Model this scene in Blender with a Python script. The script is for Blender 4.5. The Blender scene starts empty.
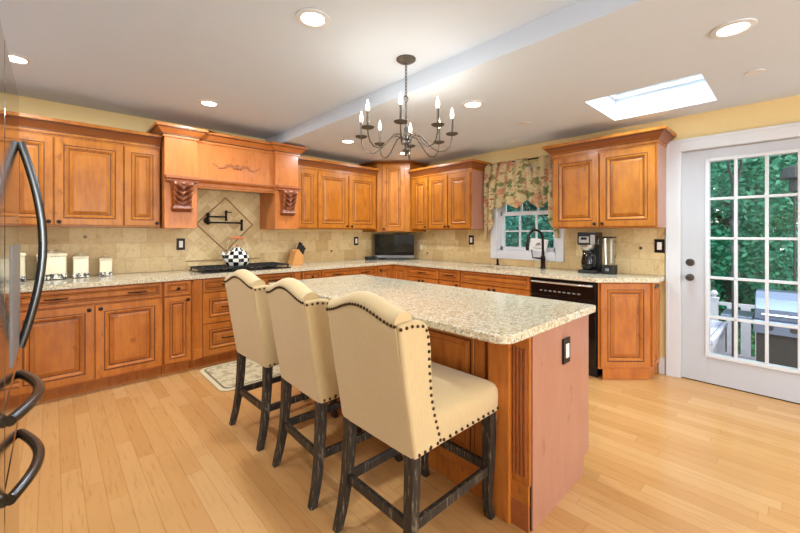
import bpy, bmesh, math, random
from mathutils import Vector, Matrix
random.seed(7)
PI = math.pi
SC = bpy.context.scene
COL = SC.collection

# ------------------------------------------------------------------ camera, world, big lights, exposure
cam_d = bpy.data.cameras.new('camera')
cam = bpy.data.objects.new('camera', cam_d); COL.objects.link(cam)
cam.location = (-4.1635, -4.5498, 1.3088)
cam.rotation_euler = (PI/2, 0, -0.75247)
cam_d.sensor_width = 36.0
cam_d.lens = 371.463/800*36
cam_d.shift_y = (233.6-266.5)/800
cam_d.clip_start = 0.02
SC.camera = cam
SC.view_settings.view_transform = 'Standard'
SC.view_settings.look = 'None'
SC.view_settings.gamma = 1.0
SC.view_settings.use_curve_mapping = False
SC.view_settings.exposure = 0.70

world = bpy.data.worlds.new('sky'); SC.world = world
world.use_nodes = True
wn = world.node_tree; wn.nodes.clear()
wo = wn.nodes.new('ShaderNodeOutputWorld'); wb = wn.nodes.new('ShaderNodeBackground')
sk = wn.nodes.new('ShaderNodeTexSky')
sk.sky_type = 'NISHITA'; sk.sun_disc = False; sk.sun_elevation = math.radians(48); sk.sun_rotation = math.radians(200)
sk.air_density = 1.0; sk.dust_density = 3.0
wmix = wn.nodes.new('ShaderNodeMixRGB'); wmix.inputs[0].default_value = 0.45
wmix.inputs[2].default_value = (7.0, 7.4, 7.6, 1)
wn.links.new(sk.outputs[0], wmix.inputs[1]); wn.links.new(wmix.outputs[0], wb.inputs[0])
wb.inputs[1].default_value = 0.40
wn.links.new(wb.outputs[0], wo.inputs[0])

def add_light(name, kind, loc, energy, color, size=0.1, size_y=None, rot=(0, 0, 0), parent=None, spread=None):
    d = bpy.data.lights.new(name, kind); d.energy = energy; d.color = color
    if kind == 'AREA':
        if size_y: d.shape = 'RECTANGLE'; d.size = size; d.size_y = size_y
        else: d.shape = 'DISK'; d.size = size
        if spread: d.spread = spread
    elif kind == 'POINT': d.shadow_soft_size = size
    elif kind == 'SUN': d.angle = size
    o = bpy.data.objects.new(name, d); COL.objects.link(o)
    o.location = loc; o.rotation_euler = rot
    if parent: o.parent = parent
    return o

DAY = (0.77, 0.90, 1.0); WARM = (1.0, 0.74, 0.46)
add_light('sunlight', 'SUN', (8, -6, 9), .7, (1.0, .96, .88), math.radians(3), rot=(math.radians(35), 0, math.radians(35)))
# added back fills, then daylight through the door, the sink window and the skylight
add_light('back_fill_light', 'AREA', (-3.9, -8.45, 1.20), 62, (1.0, .95, .88), 1.7, 1.8, rot=(PI/2+.75, 0, 0))  # fill light added behind the camera at an invented opening
add_light('back_fill_light', 'AREA', (-1.4, -8.45, 1.20), 34, (.86, .93, 1.0), 1.7, 1.8, rot=(PI/2+.75, 0, 0))  # second added fill, weaker and cooler, at the other invented opening
add_light('daylight_door', 'AREA', (0.30, -4.29, 1.15), 30, DAY, 0.6, 1.7, rot=(0, math.radians(82), PI))
add_light('daylight_skylight', 'AREA', (-0.68, -3.75, 2.60), 26, DAY, 0.65, 0.65)

# ------------------------------------------------------------------ colour + material helpers
def lin(r, g, b):
    f = lambda c: (c/255/12.92) if c/255 <= .04045 else ((c/255+.055)/1.055)**2.4
    return (f(r), f(g), f(b), 1)
def scl(c, k): return (c[0]*k, c[1]*k, c[2]*k, 1)
class NT:
    def __init__(s, name):
        s.m = bpy.data.materials.new(name); s.m.use_nodes = True
        s.t = s.m.node_tree; s.b = s.t.nodes['Principled BSDF']
    def n(s, typ, **kw):
        x = s.t.nodes.new(typ)
        for k, v in kw.items(): setattr(x, k, v)
        return x
    def l(s, a, b): s.t.links.new(a, b)
    def val(s, sock, v):
        if hasattr(v, 'is_output') or isinstance(v, bpy.types.NodeSocket): s.l(v, sock)
        else: sock.default_value = v
    def math(s, op, a, b=0.0, c=0.0):
        x = s.n('ShaderNodeMath', operation=op)
        s.val(x.inputs[0], a); s.val(x.inputs[1], b); s.val(x.inputs[2], c)
        return x.outputs[0]
    def mix(s, f, a, b, mode='MIX'):
        x = s.n('ShaderNodeMixRGB', blend_type=mode)
        s.val(x.inputs[0], f); s.val(x.inputs[1], a); s.val(x.inputs[2], b)
        return x.outputs[0]
    def coord(s, kind='Object', scale=(1, 1, 1)):
        tc = s.n('ShaderNodeTexCoord'); mp = s.n('ShaderNodeMapping'); mp.inputs['Scale'].default_value = scale
        s.l(tc.outputs[kind], mp.inputs[0]); return mp.outputs[0]
    def world(s, scale=(1, 1, 1), rot=(0, 0, 0)):
        g = s.n('ShaderNodeNewGeometry'); mp = s.n('ShaderNodeMapping')
        mp.inputs['Scale'].default_value = scale; mp.inputs['Rotation'].default_value = rot
        s.l(g.outputs['Position'], mp.inputs[0]); return mp.outputs[0]
    def noise(s, vec, scale, detail=3, rough=.5):
        x = s.n('ShaderNodeTexNoise'); x.inputs['Scale'].default_value = scale
        x.inputs['Detail'].default_value = detail; x.inputs['Roughness'].default_value = rough
        s.l(vec, x.inputs['Vector']); return x.outputs['Fac']
    def ramp(s, fac, stops):
        x = s.n('ShaderNodeValToRGB'); s.l(fac, x.inputs[0])
        e = x.color_ramp.elements
        while len(e) < len(stops): e.new(.5)
        for q, (p, c) in zip(e, stops): q.position = p; q.color = c
        return x.outputs[0]
    def bump(s, h, dist=.002, strength=.5):
        x = s.n('ShaderNodeBump'); x.inputs['Distance'].default_value = dist; x.inputs['Strength'].default_value = strength
        s.l(h, x.inputs['Height']); s.l(x.outputs[0], s.b.inputs['Normal'])
    def set(s, color=None, rough=None, metal=None, spec=None, coat=None):
        if color is not None: s.val(s.b.inputs['Base Color'], color)
        if rough is not None: s.val(s.b.inputs['Roughness'], rough)
        if metal is not None: s.b.inputs['Metallic'].default_value = metal
        if spec is not None: s.b.inputs['Specular IOR Level'].default_value = spec
        if coat is not None: s.b.inputs['Coat Weight'].default_value = coat; s.b.inputs['Coat Roughness'].default_value = .12
        return s.m

def plain(name, rgb, rough=.5, metal=0, var=.06, scale=30, coat=None):
    t = NT(name); c = lin(*rgb)
    f = t.noise(t.coord(), scale)
    col = t.mix(f, scl(c, 1-var), scl(c, 1+var))
    return t.set(col, rough, metal, coat=coat)

def wood(name, a, b, c, rough=.34):
    t = NT(name)
    v = t.coord('Object', (14, 14, 1.6)); f1 = t.noise(v, 3.0, 5, .6)
    f2 = t.noise(t.coord('Object', (3, 3, 1.2)), 2.2, 4, .65)
    oi = t.n('ShaderNodeObjectInfo')
    col = t.ramp(f1, [(.25, lin(*c)), (.52, lin(*a)), (.78, lin(*b))])
    blot = t.ramp(f2, [(.36, lin(*c)), (.55, lin(*a)), (.8, lin(*b))])
    col = t.mix(.55, col, blot)
    kn = t.noise(t.coord('Object', (16, 16, 9)), 1.0, 2, .5)
    col = t.mix(t.ramp(kn, [(.66, (0, 0, 0, 1)), (.74, (.55, .55, .55, 1))]), col, scl(lin(*c), .62))
    tone = t.math('MULTIPLY_ADD', oi.outputs['Random'], .16, .92)
    hs = t.n('ShaderNodeHueSaturation'); t.l(col, hs.inputs['Color']); t.l(tone, hs.inputs['Value'])
    return t.set(hs.outputs[0], rough, coat=.06, spec=.32)

M = {}
M['wood'] = wood('maple_cabinet_wood', (172, 104, 30), (188, 122, 42), (138, 74, 18))
M['wood_low'] = wood('cherry_cabinet_wood', (188, 112, 44), (202, 128, 56), (156, 84, 28))
M['wood_hood'] = wood('hood_maple_wood', (194, 118, 58), (203, 130, 70), (178, 100, 44), .3)
M['glare_veneer'] = wood('end_panel_glare_veneer', (172, 122, 100), (178, 130, 110), (166, 114, 92), .3)  # plain unglazed panels; their glossy daylight sheen is put into the paler colour
M['glaze'] = plain('dark_glaze', (84, 42, 18), .4)
M['glaze_soft'] = plain('brown_glaze', (128, 70, 30), .4)
M['carved'] = plain('carved_glazed_wood', (150, 78, 44), .38, var=.25, scale=60)
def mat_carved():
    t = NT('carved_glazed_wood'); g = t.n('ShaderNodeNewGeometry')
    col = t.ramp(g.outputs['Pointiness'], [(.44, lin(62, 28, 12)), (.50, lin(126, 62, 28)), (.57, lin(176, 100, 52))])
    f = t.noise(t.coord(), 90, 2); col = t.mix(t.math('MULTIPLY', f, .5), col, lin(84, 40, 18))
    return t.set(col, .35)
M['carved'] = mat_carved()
M['bronze'] = plain('dark_bronze', (36, 28, 26), .35, .7)
M['black'] = plain('black_gloss', (10, 10, 12), .12)
M['black_matte'] = plain('black_matte', (20, 20, 21), .55)
M['grill_steel'] = plain('dull_grill_steel', (120, 128, 150), .38, .9, var=.05)
M['white'] = plain('white_paint', (214, 216, 220), .35, var=.015, scale=6)
M['door_paint'] = plain('soft_white_door_paint', (192, 194, 200), .35, var=.015, scale=6)
M['ceil'] = plain('ceiling_paint', (208, 219, 234), .8, var=.01, scale=4)
M['wall_pale'] = plain('off_white_wall_paint', (228, 230, 232), .75, var=.015, scale=4)
M['wall'] = plain('yellow_wall_paint', (230, 204, 146), .75, var=.015, scale=4)
M['steel'] = plain('stainless', (176, 172, 166), .09, 1.0, var=.02)
M['steel_b'] = plain('brushed_stainless', (188, 188, 188), .28, 1.0, var=.04)
M['chrome'] = plain('chrome', (214, 214, 216), .12, 1.0)
M['pewter'] = plain('aged_pewter', (92, 86, 80), .4, .8)
M['slate_metal'] = plain('dark_steel_handle', (96, 100, 104), .22, 1.0)
M['ceramic'] = plain('cream_ceramic', (226, 216, 184), .18, var=.02)
M['plate_white'] = plain('white_plastic', (236, 234, 228), .3)
M['block_wood'] = plain('beech', (206, 148, 84), .45, var=.12, scale=18)
M['terracotta'] = plain('terracotta_wood', (196, 110, 66), .4)
M['rubber'] = plain('rubber', (26, 26, 27), .8)
M['nail'] = plain('antique_brass_nail', (74, 54, 38), .35, .85)
M['screen'] = plain('dark_screen', (16, 22, 22), .05)
M['grey_plastic'] = plain('grey_plastic', (128, 128, 128), .4)
M['bark'] = plain('bark', (48, 44, 40), .9, var=.3, scale=12)

def glass(name, tint=(1, 1, 1), ior=1.45, rough=0.0):
    m = bpy.data.materials.new(name); m.use_nodes = True; t = m.node_tree; t.nodes.clear()
    o = t.nodes.new('ShaderNodeOutputMaterial'); mx = t.nodes.new('ShaderNodeMixShader')
    tr = t.nodes.new('ShaderNodeBsdfTransparent'); gl = t.nodes.new('ShaderNodeBsdfGlossy'); fr = t.nodes.new('ShaderNodeFresnel')
    tr.inputs[0].default_value = (*tint, 1); gl.inputs['Roughness'].default_value = rough; fr.inputs[0].default_value = ior
    t.links.new(fr.outputs[0], mx.inputs[0]); t.links.new(tr.outputs[0], mx.inputs[1]); t.links.new(gl.outputs[0], mx.inputs[2])
    t.links.new(mx.outputs[0], o.inputs[0]); return m
M['glass'] = glass('window_glass', (.93, .98, .97))
M['clear'] = glass('clear_plastic', (.90, .92, .93), 1.25)
M['carafe'] = glass('carafe_glass', (.45, .46, .48), 1.6)

def emit(name, rgb, strength):
    m = bpy.data.materials.new(name); m.use_nodes = True; t = m.node_tree
    b = t.nodes['Principled BSDF']; b.inputs['Base Color'].default_value = (.8, .8, .8, 1)
    b.inputs['Emission Color'].default_value = (*rgb, 1); b.inputs['Emission Strength'].default_value = strength
    return m
M['lens'] = emit('lit_lens', (1, .94, .82), 9)
M['bulb'] = emit('lit_bulb', (1, .86, .62), 5)

def mat_floor():
    t = NT('oak_plank_floor'); g = t.n('ShaderNodeNewGeometry'); sp = t.n('ShaderNodeSeparateXYZ'); t.l(g.outputs['Position'], sp.inputs[0])
    pw = .0826; L = 1.05
    r = t.math('DIVIDE', sp.outputs[0], pw); row = t.math('FLOOR', r); fr = t.math('FRACT', r)
    w1 = t.n('ShaderNodeTexWhiteNoise', noise_dimensions='1D'); t.l(row, w1.inputs['W'])
    yy = t.math('ADD', t.math('DIVIDE', sp.outputs[1], L), t.math('MULTIPLY', w1.outputs['Value'], 7.3))
    seg = t.math('FLOOR', yy); fy = t.math('FRACT', yy)
    cb = t.n('ShaderNodeCombineXYZ'); t.l(row, cb.inputs[0]); t.l(seg, cb.inputs[1])
    w2 = t.n('ShaderNodeTexWhiteNoise', noise_dimensions='3D'); t.l(cb.outputs[0], w2.inputs['Vector'])
    base = t.ramp(w2.outputs['Value'], [(0, lin(194, 143, 86)), (.3, lin(199, 149, 92)), (.7, lin(203, 154, 97)), (1, lin(208, 162, 107))])
    # grain, shifted per board
    sh = t.n('ShaderNodeVectorMath', operation='ADD'); t.l(w2.outputs['Color'], sh.inputs[1]); t.l(t.world((26, 1.7, 1)), sh.inputs[0])
    gr = t.noise(sh.outputs[0], 2.6, 6, .65)
    gc = t.ramp(gr, [(.32, lin(168, 112, 62)), (.46, (1, 1, 1, 1)), (1, (1, 1, 1, 1))])
    col = t.mix(.24, base, gc, 'MULTIPLY')
    e1 = t.math('MINIMUM', fr, t.math('SUBTRACT', 1.0, fr)); e2 = t.math('MINIMUM', fy, t.math('SUBTRACT', 1.0, fy))
    gap = t.math('MAXIMUM', t.math('LESS_THAN', e1, .022), t.math('LESS_THAN', e2, .0016))
    col = t.mix(t.math('MULTIPLY', gap, .28), col, lin(120, 76, 38))
    t.bump(t.math('SUBTRACT', 1.0, gap), .0008, .35)
    return t.set(col, .23, spec=.5)
M['floor'] = mat_floor()

def mat_granite():
    t = NT('speckled_granite'); v = t.world()
    f = t.noise(v, 40, 4, .6); base = t.ramp(f, [(.3, lin(188, 172, 136)), (.5, lin(208, 196, 166)), (.72, lin(224, 217, 196))])
    vo = t.n('ShaderNodeTexVoronoi'); vo.inputs['Scale'].default_value = 150; t.l(v, vo.inputs['Vector'])
    sp = t.n('ShaderNodeSeparateColor'); t.l(vo.outputs['Color'], sp.inputs[0])
    col = t.mix(t.math('MULTIPLY', t.math('GREATER_THAN', sp.outputs[0], .80), .5), base, lin(160, 144, 112))
    col = t.mix(t.math('MULTIPLY', t.math('GREATER_THAN', sp.outputs[1], .88), .6), col, lin(104, 92, 78))
    col = t.mix(t.math('MULTIPLY', t.math('GREATER_THAN', sp.outputs[2], .86), .6), col, lin(244, 240, 228))
    return t.set(col, .09, spec=.5)
M['granite'] = mat_granite()

def mat_tile(name, rows, wid, diag=False, axis='x'):
    t = NT(name); g = t.n('ShaderNodeNewGeometry'); sp = t.n('ShaderNodeSeparateXYZ'); t.l(g.outputs['Position'], sp.inputs[0])
    h = sp.outputs[0] if axis == 'x' else sp.outputs[1]; z = t.math('SUBTRACT', sp.outputs[2], .914)
    if diag:
        a = t.math('MULTIPLY', t.math('ADD', h, z), .7071); b = t.math('MULTIPLY', t.math('SUBTRACT', z, h), .7071); h, z = a, b
    r = t.math('DIVIDE', z, rows); row = t.math('FLOOR', r); fr = t.math('FRACT', r)
    w1 = t.n('ShaderNodeTexWhiteNoise', noise_dimensions='1D'); t.l(row, w1.inputs['W'])
    off = t.math('MULTIPLY', w1.outputs['Value'], 0.0 if diag else 3.7)
    yy = t.math('ADD', t.math('DIVIDE', h, wid), off); seg = t.math('FLOOR', yy); fy = t.math('FRACT', yy)
    cb = t.n('ShaderNodeCombineXYZ'); t.l(row, cb.inputs[0]); t.l(seg, cb.inputs[1])
    w2 = t.n('ShaderNodeTexWhiteNoise', noise_dimensions='3D'); t.l(cb.outputs[0], w2.inputs['Vector'])
    base = t.ramp(w2.outputs['Value'], [(0, lin(200, 170, 118)), (.35, lin(216, 190, 140)), (.75, lin(226, 204, 156)), (1, lin(210, 184, 134))])
    n1 = t.noise(t.world(), 11, 6, .7)
    col = t.mix(.55, base, t.ramp(n1, [(.3, lin(206, 174, 126)), (.5, (1, 1, 1, 1)), (.72, lin(226, 208, 176))]), 'MULTIPLY')
    e1 = t.math('MULTIPLY', t.math('MINIMUM', fr, t.math('SUBTRACT', 1.0, fr)), rows)
    e2 = t.math('MULTIPLY', t.math('MINIMUM', fy, t.math('SUBTRACT', 1.0, fy)), wid)
    e = t.math('MINIMUM', e1, e2); wob = t.math('MULTIPLY', t.noise(t.world(), 45, 2), .003)
    gap = t.math('LESS_THAN', e, t.math('ADD', wob, .0008))
    col = t.mix(t.math('MULTIPLY', gap, .5), col, lin(176, 150, 106))
    hh = t.math('ADD', t.math('SUBTRACT', 1.0, gap), t.math('MULTIPLY', n1, .5))
    t.bump(hh, .003, .4)
    return t.set(col, .5)
M['tile_x'] = mat_tile('travertine_tile', .152, .2, axis='x')
M['tile_y'] = mat_tile('travertine_tile_side', .152, .2, axis='y')
M['tile_d'] = mat_tile('travertine_tile_diagonal', .102, .102, True)
M['tile_trim'] = plain('travertine_pencil_trim', (158, 128, 88), .5, var=.2, scale=30)
M['tile_accent'] = plain('bronze_accent_tile', (84, 66, 50), .35, .4)

def mat_fabric():
    t = NT('beige_linen'); v = t.coord('Object', (220, 220, 30)); f = t.noise(v, 1.0, 2)
    f2 = t.noise(t.coord(), 6, 3)
    col = t.mix(f, lin(200, 174, 128), lin(214, 190, 146)); col = t.mix(t.math('MULTIPLY', f2, .25), col, lin(190, 164, 118))
    t.bump(f, .0008, .3)
    m = t.set(col, .85, spec=.2); t.b.inputs['Sheen Weight'].default_value = .2
    return m
M['fabric'] = mat_fabric()
def mat_distressed():
    t = NT('distressed_black_wood'); v = t.coord('Object', (60, 60, 7)); f = t.noise(v, 1.6, 5, .7)
    col = t.ramp(f, [(.46, lin(32, 27, 22)), (.58, lin(54, 46, 36)), (.66, lin(140, 124, 98))])
    return t.set(col, .5)
M['legwood'] = mat_distressed()
def mat_floral():
    t = NT('floral_cotton'); v = t.coord('UV')
    f = t.noise(v, 3.2, 4, .6); f2 = t.noise(v, 6.5, 3, .6)
    sh = t.n('ShaderNodeVectorMath', operation='ADD'); sh.inputs[1].default_value = (7.3, 2.1, 5); t.l(v, sh.inputs[0])
    f3 = t.noise(sh.outputs[0], 4.5, 4, .6); f4 = t.noise(sh.outputs[0], 8, 2)
    col = t.mix(f2, lin(228, 214, 172), lin(214, 192, 140))
    col = t.mix(t.ramp(f, [(.53, (0, 0, 0, 1)), (.58, (1, 1, 1, 1))]), col, lin(132, 138, 88))
    col = t.mix(t.ramp(f3, [(.54, (0, 0, 0, 1)), (.60, (1, 1, 1, 1))]), col, lin(210, 150, 116))
    col = t.mix(t.ramp(f4, [(.64, (0, 0, 0, 1)), (.67, (1, 1, 1, 1))]), col, lin(168, 96, 70))
    m = t.set(col, .9)
    tr = t.n('ShaderNodeBsdfTranslucent'); t.l(col, tr.inputs[0]); mx = t.n('ShaderNodeMixShader'); mx.inputs[0].default_value = .35
    t.l(t.b.outputs[0], mx.inputs[1]); t.l(tr.outputs[0], mx.inputs[2]); t.l(mx.outputs[0], t.t.nodes['Material Output'].inputs[0])
    return m
M['floral'] = mat_floral()
def mat_checker(name, n, mz, vari='angle'):
    t = NT(name); tc = t.n('ShaderNodeTexCoord'); sp = t.n('ShaderNodeSeparateXYZ'); t.l(tc.outputs['Object'], sp.inputs[0])
    a = t.math('ARCTAN2', sp.outputs[1], sp.outputs[0])
    k = t.math('ADD', t.math('FLOOR', t.math('MULTIPLY', t.math('ADD', a, PI), n/(2*PI))), t.math('FLOOR', t.math('MULTIPLY', sp.outputs[2], mz)))
    odd = t.math('GREATER_THAN', t.math('PINGPONG', k, 1.0), .5)
    return t.set(t.mix(odd, lin(18, 18, 20), lin(240, 238, 228)), .12)
M['checker'] = mat_checker('black_white_check', 14, 26)
def mat_mottle(name, a, b, scale=55, thr=.5):
    t = NT(name); f = t.noise(t.coord(), scale, 2)
    return t.set(t.ramp(f, [(thr-.03, lin(*a)), (thr+.03, lin(*b))]), .3)
M['mosaic'] = mat_mottle('black_white_mosaic', (24, 24, 26), (226, 220, 204))
def mat_rug():
    t = NT('woven_rug'); v = t.world(); f = t.noise(v, 13, 4, .6); f2 = t.noise(v, 30, 2)
    col = t.ramp(f, [(.35, lin(142, 124, 92)), (.48, lin(190, 174, 134)), (.58, lin(206, 194, 158)), (.68, lin(160, 128, 104))])
    col = t.mix(t.math('MULTIPLY', f2, .3), col, lin(214, 204, 172))
    t.bump(f2, .003, .4)
    return t.set(col, .95)
M['rug'] = mat_rug()
M['rug_edge'] = plain('rug_binding', (208, 196, 160), .9)
M['rug_line'] = plain('rug_border_line', (120, 104, 78), .9)
def mat_deck():
    t = NT('weathered_deck_boards'); g = t.n('ShaderNodeNewGeometry'); sp = t.n('ShaderNodeSeparateXYZ'); t.l(g.outputs['Position'], sp.inputs[0])
    fr = t.math('FRACT', t.math('DIVIDE', sp.outputs[1], .14)); gap = t.math('LESS_THAN', fr, .06)
    f = t.noise(t.world((2, 30, 1)), 2, 4)
    col = t.ramp(f, [(.3, lin(150, 146, 168)), (.7, lin(188, 186, 206))])
    return t.set(t.mix(gap, col, lin(60, 58, 66)), .7)
M['deck'] = mat_deck()
M['deckwood'] = plain('grey_weathered_wood', (168, 164, 172), .75, var=.15, scale=14)
def mat_leaf(name, a, b):
    t = NT(name); f = t.noise(t.world(), 1.4, 3); g = t.noise(t.world(), 9, 1)
    col = t.mix(f, lin(*a), lin(*b)); col = t.mix(t.math('MULTIPLY', g, .35), col, scl(lin(*b), .6))
    return t.set(col, .55)
M['leaf_a'] = mat_leaf('leaf_dark', (10, 80, 58), (32, 128, 92))
M['leaf_b'] = mat_leaf('leaf_mid', (26, 100, 68), (72, 156, 108))
M['leaf_c'] = mat_leaf('leaf_teal', (8, 74, 66), (30, 120, 104))
M['grass'] = mat_leaf('lawn_grass', (44, 104, 52), (78, 142, 72))

# ------------------------------------------------------------------ mesh helpers
class MB:
    def __init__(s): s.v = []; s.f = []; s.mi = []; s.uv = None
    def add(s, verts, faces, mi=0):
        o = len(s.v); s.v += [tuple(p) for p in verts]
        for f in faces: s.f.append([o+i for i in f]); s.mi.append(mi)
        return s
    def box(s, x0, y0, z0, x1, y1, z1, mi=0):
        a, b = sorted((x0, x1)); c, d = sorted((y0, y1)); e, f = sorted((z0, z1))
        vs = [(a, c, e), (b, c, e), (b, d, e), (a, d, e), (a, c, f), (b, c, f), (b, d, f), (a, d, f)]
        return s.add(vs, [(0, 3, 2, 1), (4, 5, 6, 7), (0, 1, 5, 4), (1, 2, 6, 5), (2, 3, 7, 6), (3, 0, 4, 7)], mi)
    def prism(s, poly, lo, hi, axis='z', mi=0):
        n = len(poly)
        def P(p, h):
            if axis == 'z': return (p[0], p[1], h)
            if axis == 'y': return (p[0], h, p[1])
            return (h, p[0], p[1])
        vs = [P(p, lo) for p in poly]+[P(p, hi) for p in poly]
        return s.add(vs, [tuple(range(n))[::-1], tuple(range(n, 2*n))]+[(i, (i+1) % n, n+(i+1) % n, n+i) for i in range(n)], mi)
    def loft(s, loops, mi=0, cap=True, closed=True):
        n = len(loops[0]); vs = [p for L in loops for p in L]; fs = []
        for k in range(len(loops)-1):
            for i in range(n if closed else n-1):
                j = (i+1) % n; fs.append((k*n+i, k*n+j, (k+1)*n+j, (k+1)*n+i))
        if cap and closed: fs.append(tuple(range(n))[::-1]); fs.append(tuple(range((len(loops)-1)*n, len(loops)*n)))
        return s.add(vs, fs, mi)
    def lathe(s, prof, c=(0, 0, 0), n=20, mi=0, axis='z'):
        loops = []
        for r, h in prof:
            L = []
            for i in range(n):
                a = 2*PI*i/n; x, y = r*math.cos(a), r*math.sin(a)
                L.append((c[0]+x, c[1]+y, c[2]+h) if axis == 'z' else ((c[0]+h, c[1]+x, c[2]+y) if axis == 'x' else (c[0]+y, c[1]+h, c[2]+x)))
            loops.append(L)
        return s.loft(loops, mi)
    def tube(s, pts, r, n=8, mi=0):
        pts = [Vector(p) for p in pts]; rs = r if isinstance(r, (list, tuple)) else [r]*len(pts)
        loops = []; up = None
        for i, p in enumerate(pts):
            d = (pts[min(i+1, len(pts)-1)]-pts[max(i-1, 0)]).normalized()
            if up is None:
                up = Vector((0, 0, 1)) if abs(d.z) < .9 else Vector((1, 0, 0))
            a = (up-d*up.dot(d)).normalized(); b = d.cross(a); up = a
            loops.append([tuple(p+(a*math.cos(2*PI*k/n)+b*math.sin(2*PI*k/n))*rs[i]) for k in range(n)])
        return s.loft(loops, mi)
    def ball(s, c, r, n=8, m=5, mi=0, half=None, sc=(1, 1, 1)):
        loops = []
        for j in range(m+1):
            t = -PI/2+PI*j/m; rr = max(math.cos(t), .02)
            loops.append([(c[0]+r*sc[0]*rr*math.cos(2*PI*k/n), c[1]+r*sc[1]*rr*math.sin(2*PI*k/n), c[2]+r*sc[2]*math.sin(t)) for k in range(n)])
        return s.loft(loops, mi)
    def build(s, name, mats, parent=None, loc=(0, 0, 0), rot=(0, 0, 0), bevel=0, smooth=False, seg=2):
        me = bpy.data.meshes.new(name); me.from_pydata(s.v, [], s.f)
        if not isinstance(mats, (list, tuple)): mats = [mats]
        for m in mats: me.materials.append(m)
        for p, i in zip(me.polygons, s.mi): p.material_index = i
        bm = bmesh.new(); bm.from_mesh(me); bmesh.ops.recalc_face_normals(bm, faces=bm.faces); bm.to_mesh(me); bm.free()
        o = bpy.data.objects.new(name, me); COL.objects.link(o)
        o.location = loc; o.rotation_euler = rot
        if parent: o.parent = parent
        if bevel:
            b = o.modifiers.new('bevel', 'BEVEL'); b.width = bevel; b.segments = seg; b.limit_method = 'ANGLE'; b.angle_limit = math.radians(40)
        if smooth:
            for p in me.polygons: p.use_smooth = True
            me.set_sharp_from_angle(angle=math.radians(smooth if smooth is not True else 40))
        return o

def thing(name, label, cat, loc=(0, 0, 0), rz=0, group=None):
    o = bpy.data.objects.new(name, None); COL.objects.link(o); o.empty_display_size = .1
    o.location = loc; o.rotation_euler = (0, 0, rz); return tag(o, label, cat, group)
def tag(o, label, cat, group=None, kind=None):
    o['label'] = label; o['category'] = cat
    if group: o['group'] = group
    if kind: o['kind'] = kind
    return o
def struct(o, label, cat):
    return tag(o, label, cat, kind='structure')
def copy_tree(o, parent=None):
    c = o.copy(); COL.objects.link(c); c.parent = parent
    for ch in list(o.children): copy_tree(ch, c)
    return c

# ------------------------------------------------------------------ room shell
ZH, ZL, XS = 2.49, 2.367, -2.21
XL, YB = -5.10, -8.60
struct(MB().box(XL-.15, YB-.15, -.12, .15, .15, 0).build('floor', M['floor']), 'honey oak plank floor running towards the cooktop wall', 'floor')
cm = MB(); T = 2.56
cm.box(XL-.15, YB-.15, ZH, XS, .15, T)
SX0, SX1, SY0, SY1 = -1.035, -.315, -4.118, -3.386
cm.box(XS, YB-.15, ZL, SX0, .15, T); cm.box(SX1, YB-.15, ZL, .15, .15, T)
cm.box(SX0, YB-.15, ZL, SX1, SY0, T); cm.box(SX0, SY1, ZL, SX1, .15, T)
struct(cm.build('ceiling', M['ceil']), 'white ceiling with a lower section stepping down towards the sink wall', 'ceiling')
# wall with the cooktop
struct(MB().box(XL-.15, 0, 0, .15, .15, T).build('wall_back', M['wall']), 'pale yellow wall above the cooktop side cabinets', 'wall')
WY0, WY1, WZ0, WZ1 = -2.69, -1.93, 1.085, 2.02
DY0, DY1, DZ1 = -4.755, -3.830, 2.05
w = MB()
w.box(0, WY1, 0, .15, 0, T); w.box(0, WY0, 0, .15, WY1, WZ0); w.box(0, WY0, WZ1, .15, WY1, T)
w.box(0, DY1, 0, .15, WY0, T); w.box(0, DY0, DZ1, .15, DY1, T); w.box(0, YB, 0, .15, DY0, T)
struct(w.build('wall_right', M['wall']), 'pale yellow wall holding the sink window and the glazed door', 'wall')
struct(MB().box(XL-.15, YB, 0, XL, 0, T).build('wall_left', M['wall_pale']), 'off white wall behind the fridge', 'wall')
w = MB()   # wall behind the camera with two wide openings added to let light in
w.box(XL, YB-.15, 0, 0, YB, .5); w.box(XL, YB-.15, 2.4, 0, YB, T); w.box(XL, YB-.15, .5, -4.8, YB, 2.4)
w.box(-3.0, YB-.15, .5, -2.3, YB, 2.4); w.box(-.5, YB-.15, .5, 0, YB, 2.4)
struct(w.build('wall_front', M['wall_pale']), 'off white wall behind the viewer with wide openings added for light', 'wall')

# baseboard beside the door and beyond
b = MB(); b.box(-.016, DY1+.115, 0, 0, -3.665, .13); b.box(-.012, DY1+.115, .13, 0, -3.665, .15)
b.box(-.016, YB, 0, 0, DY0-.115, .13)
struct(b.build('baseboard_right', M['white'], bevel=.003), 'white baseboard between the end cabinet and the door casing', 'baseboard')
# door casing
b = MB()
for (y0, y1, z0, z1) in ((DY1, DY1+.108, 0, DZ1+.108), (DY0-.108, DY0, 0, DZ1+.108), (DY0, DY1, DZ1, DZ1+.108)):
    b.box(-.020, y0, z0, 0, y1, z1)
b.box(-.026, DY1+.085, 0, 0, DY1+.108, DZ1+.108); b.box(-.026, DY0-.108, 0, 0, DY0-.085, DZ1+.108); b.box(-.026, DY0-.108, DZ1+.085, 0, DY1+.108, DZ1+.108)
b.box(0, DY1-.004, 0, .15, DY1, DZ1); b.box(0, DY0, 0, .15, DY0+.004, DZ1); b.box(0, DY0, DZ1-.004, .15, DY1, DZ1)
struct(b.build('trim_1', M['white'], bevel=.004), 'white moulded casing around the glazed door', 'door casing')

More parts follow.
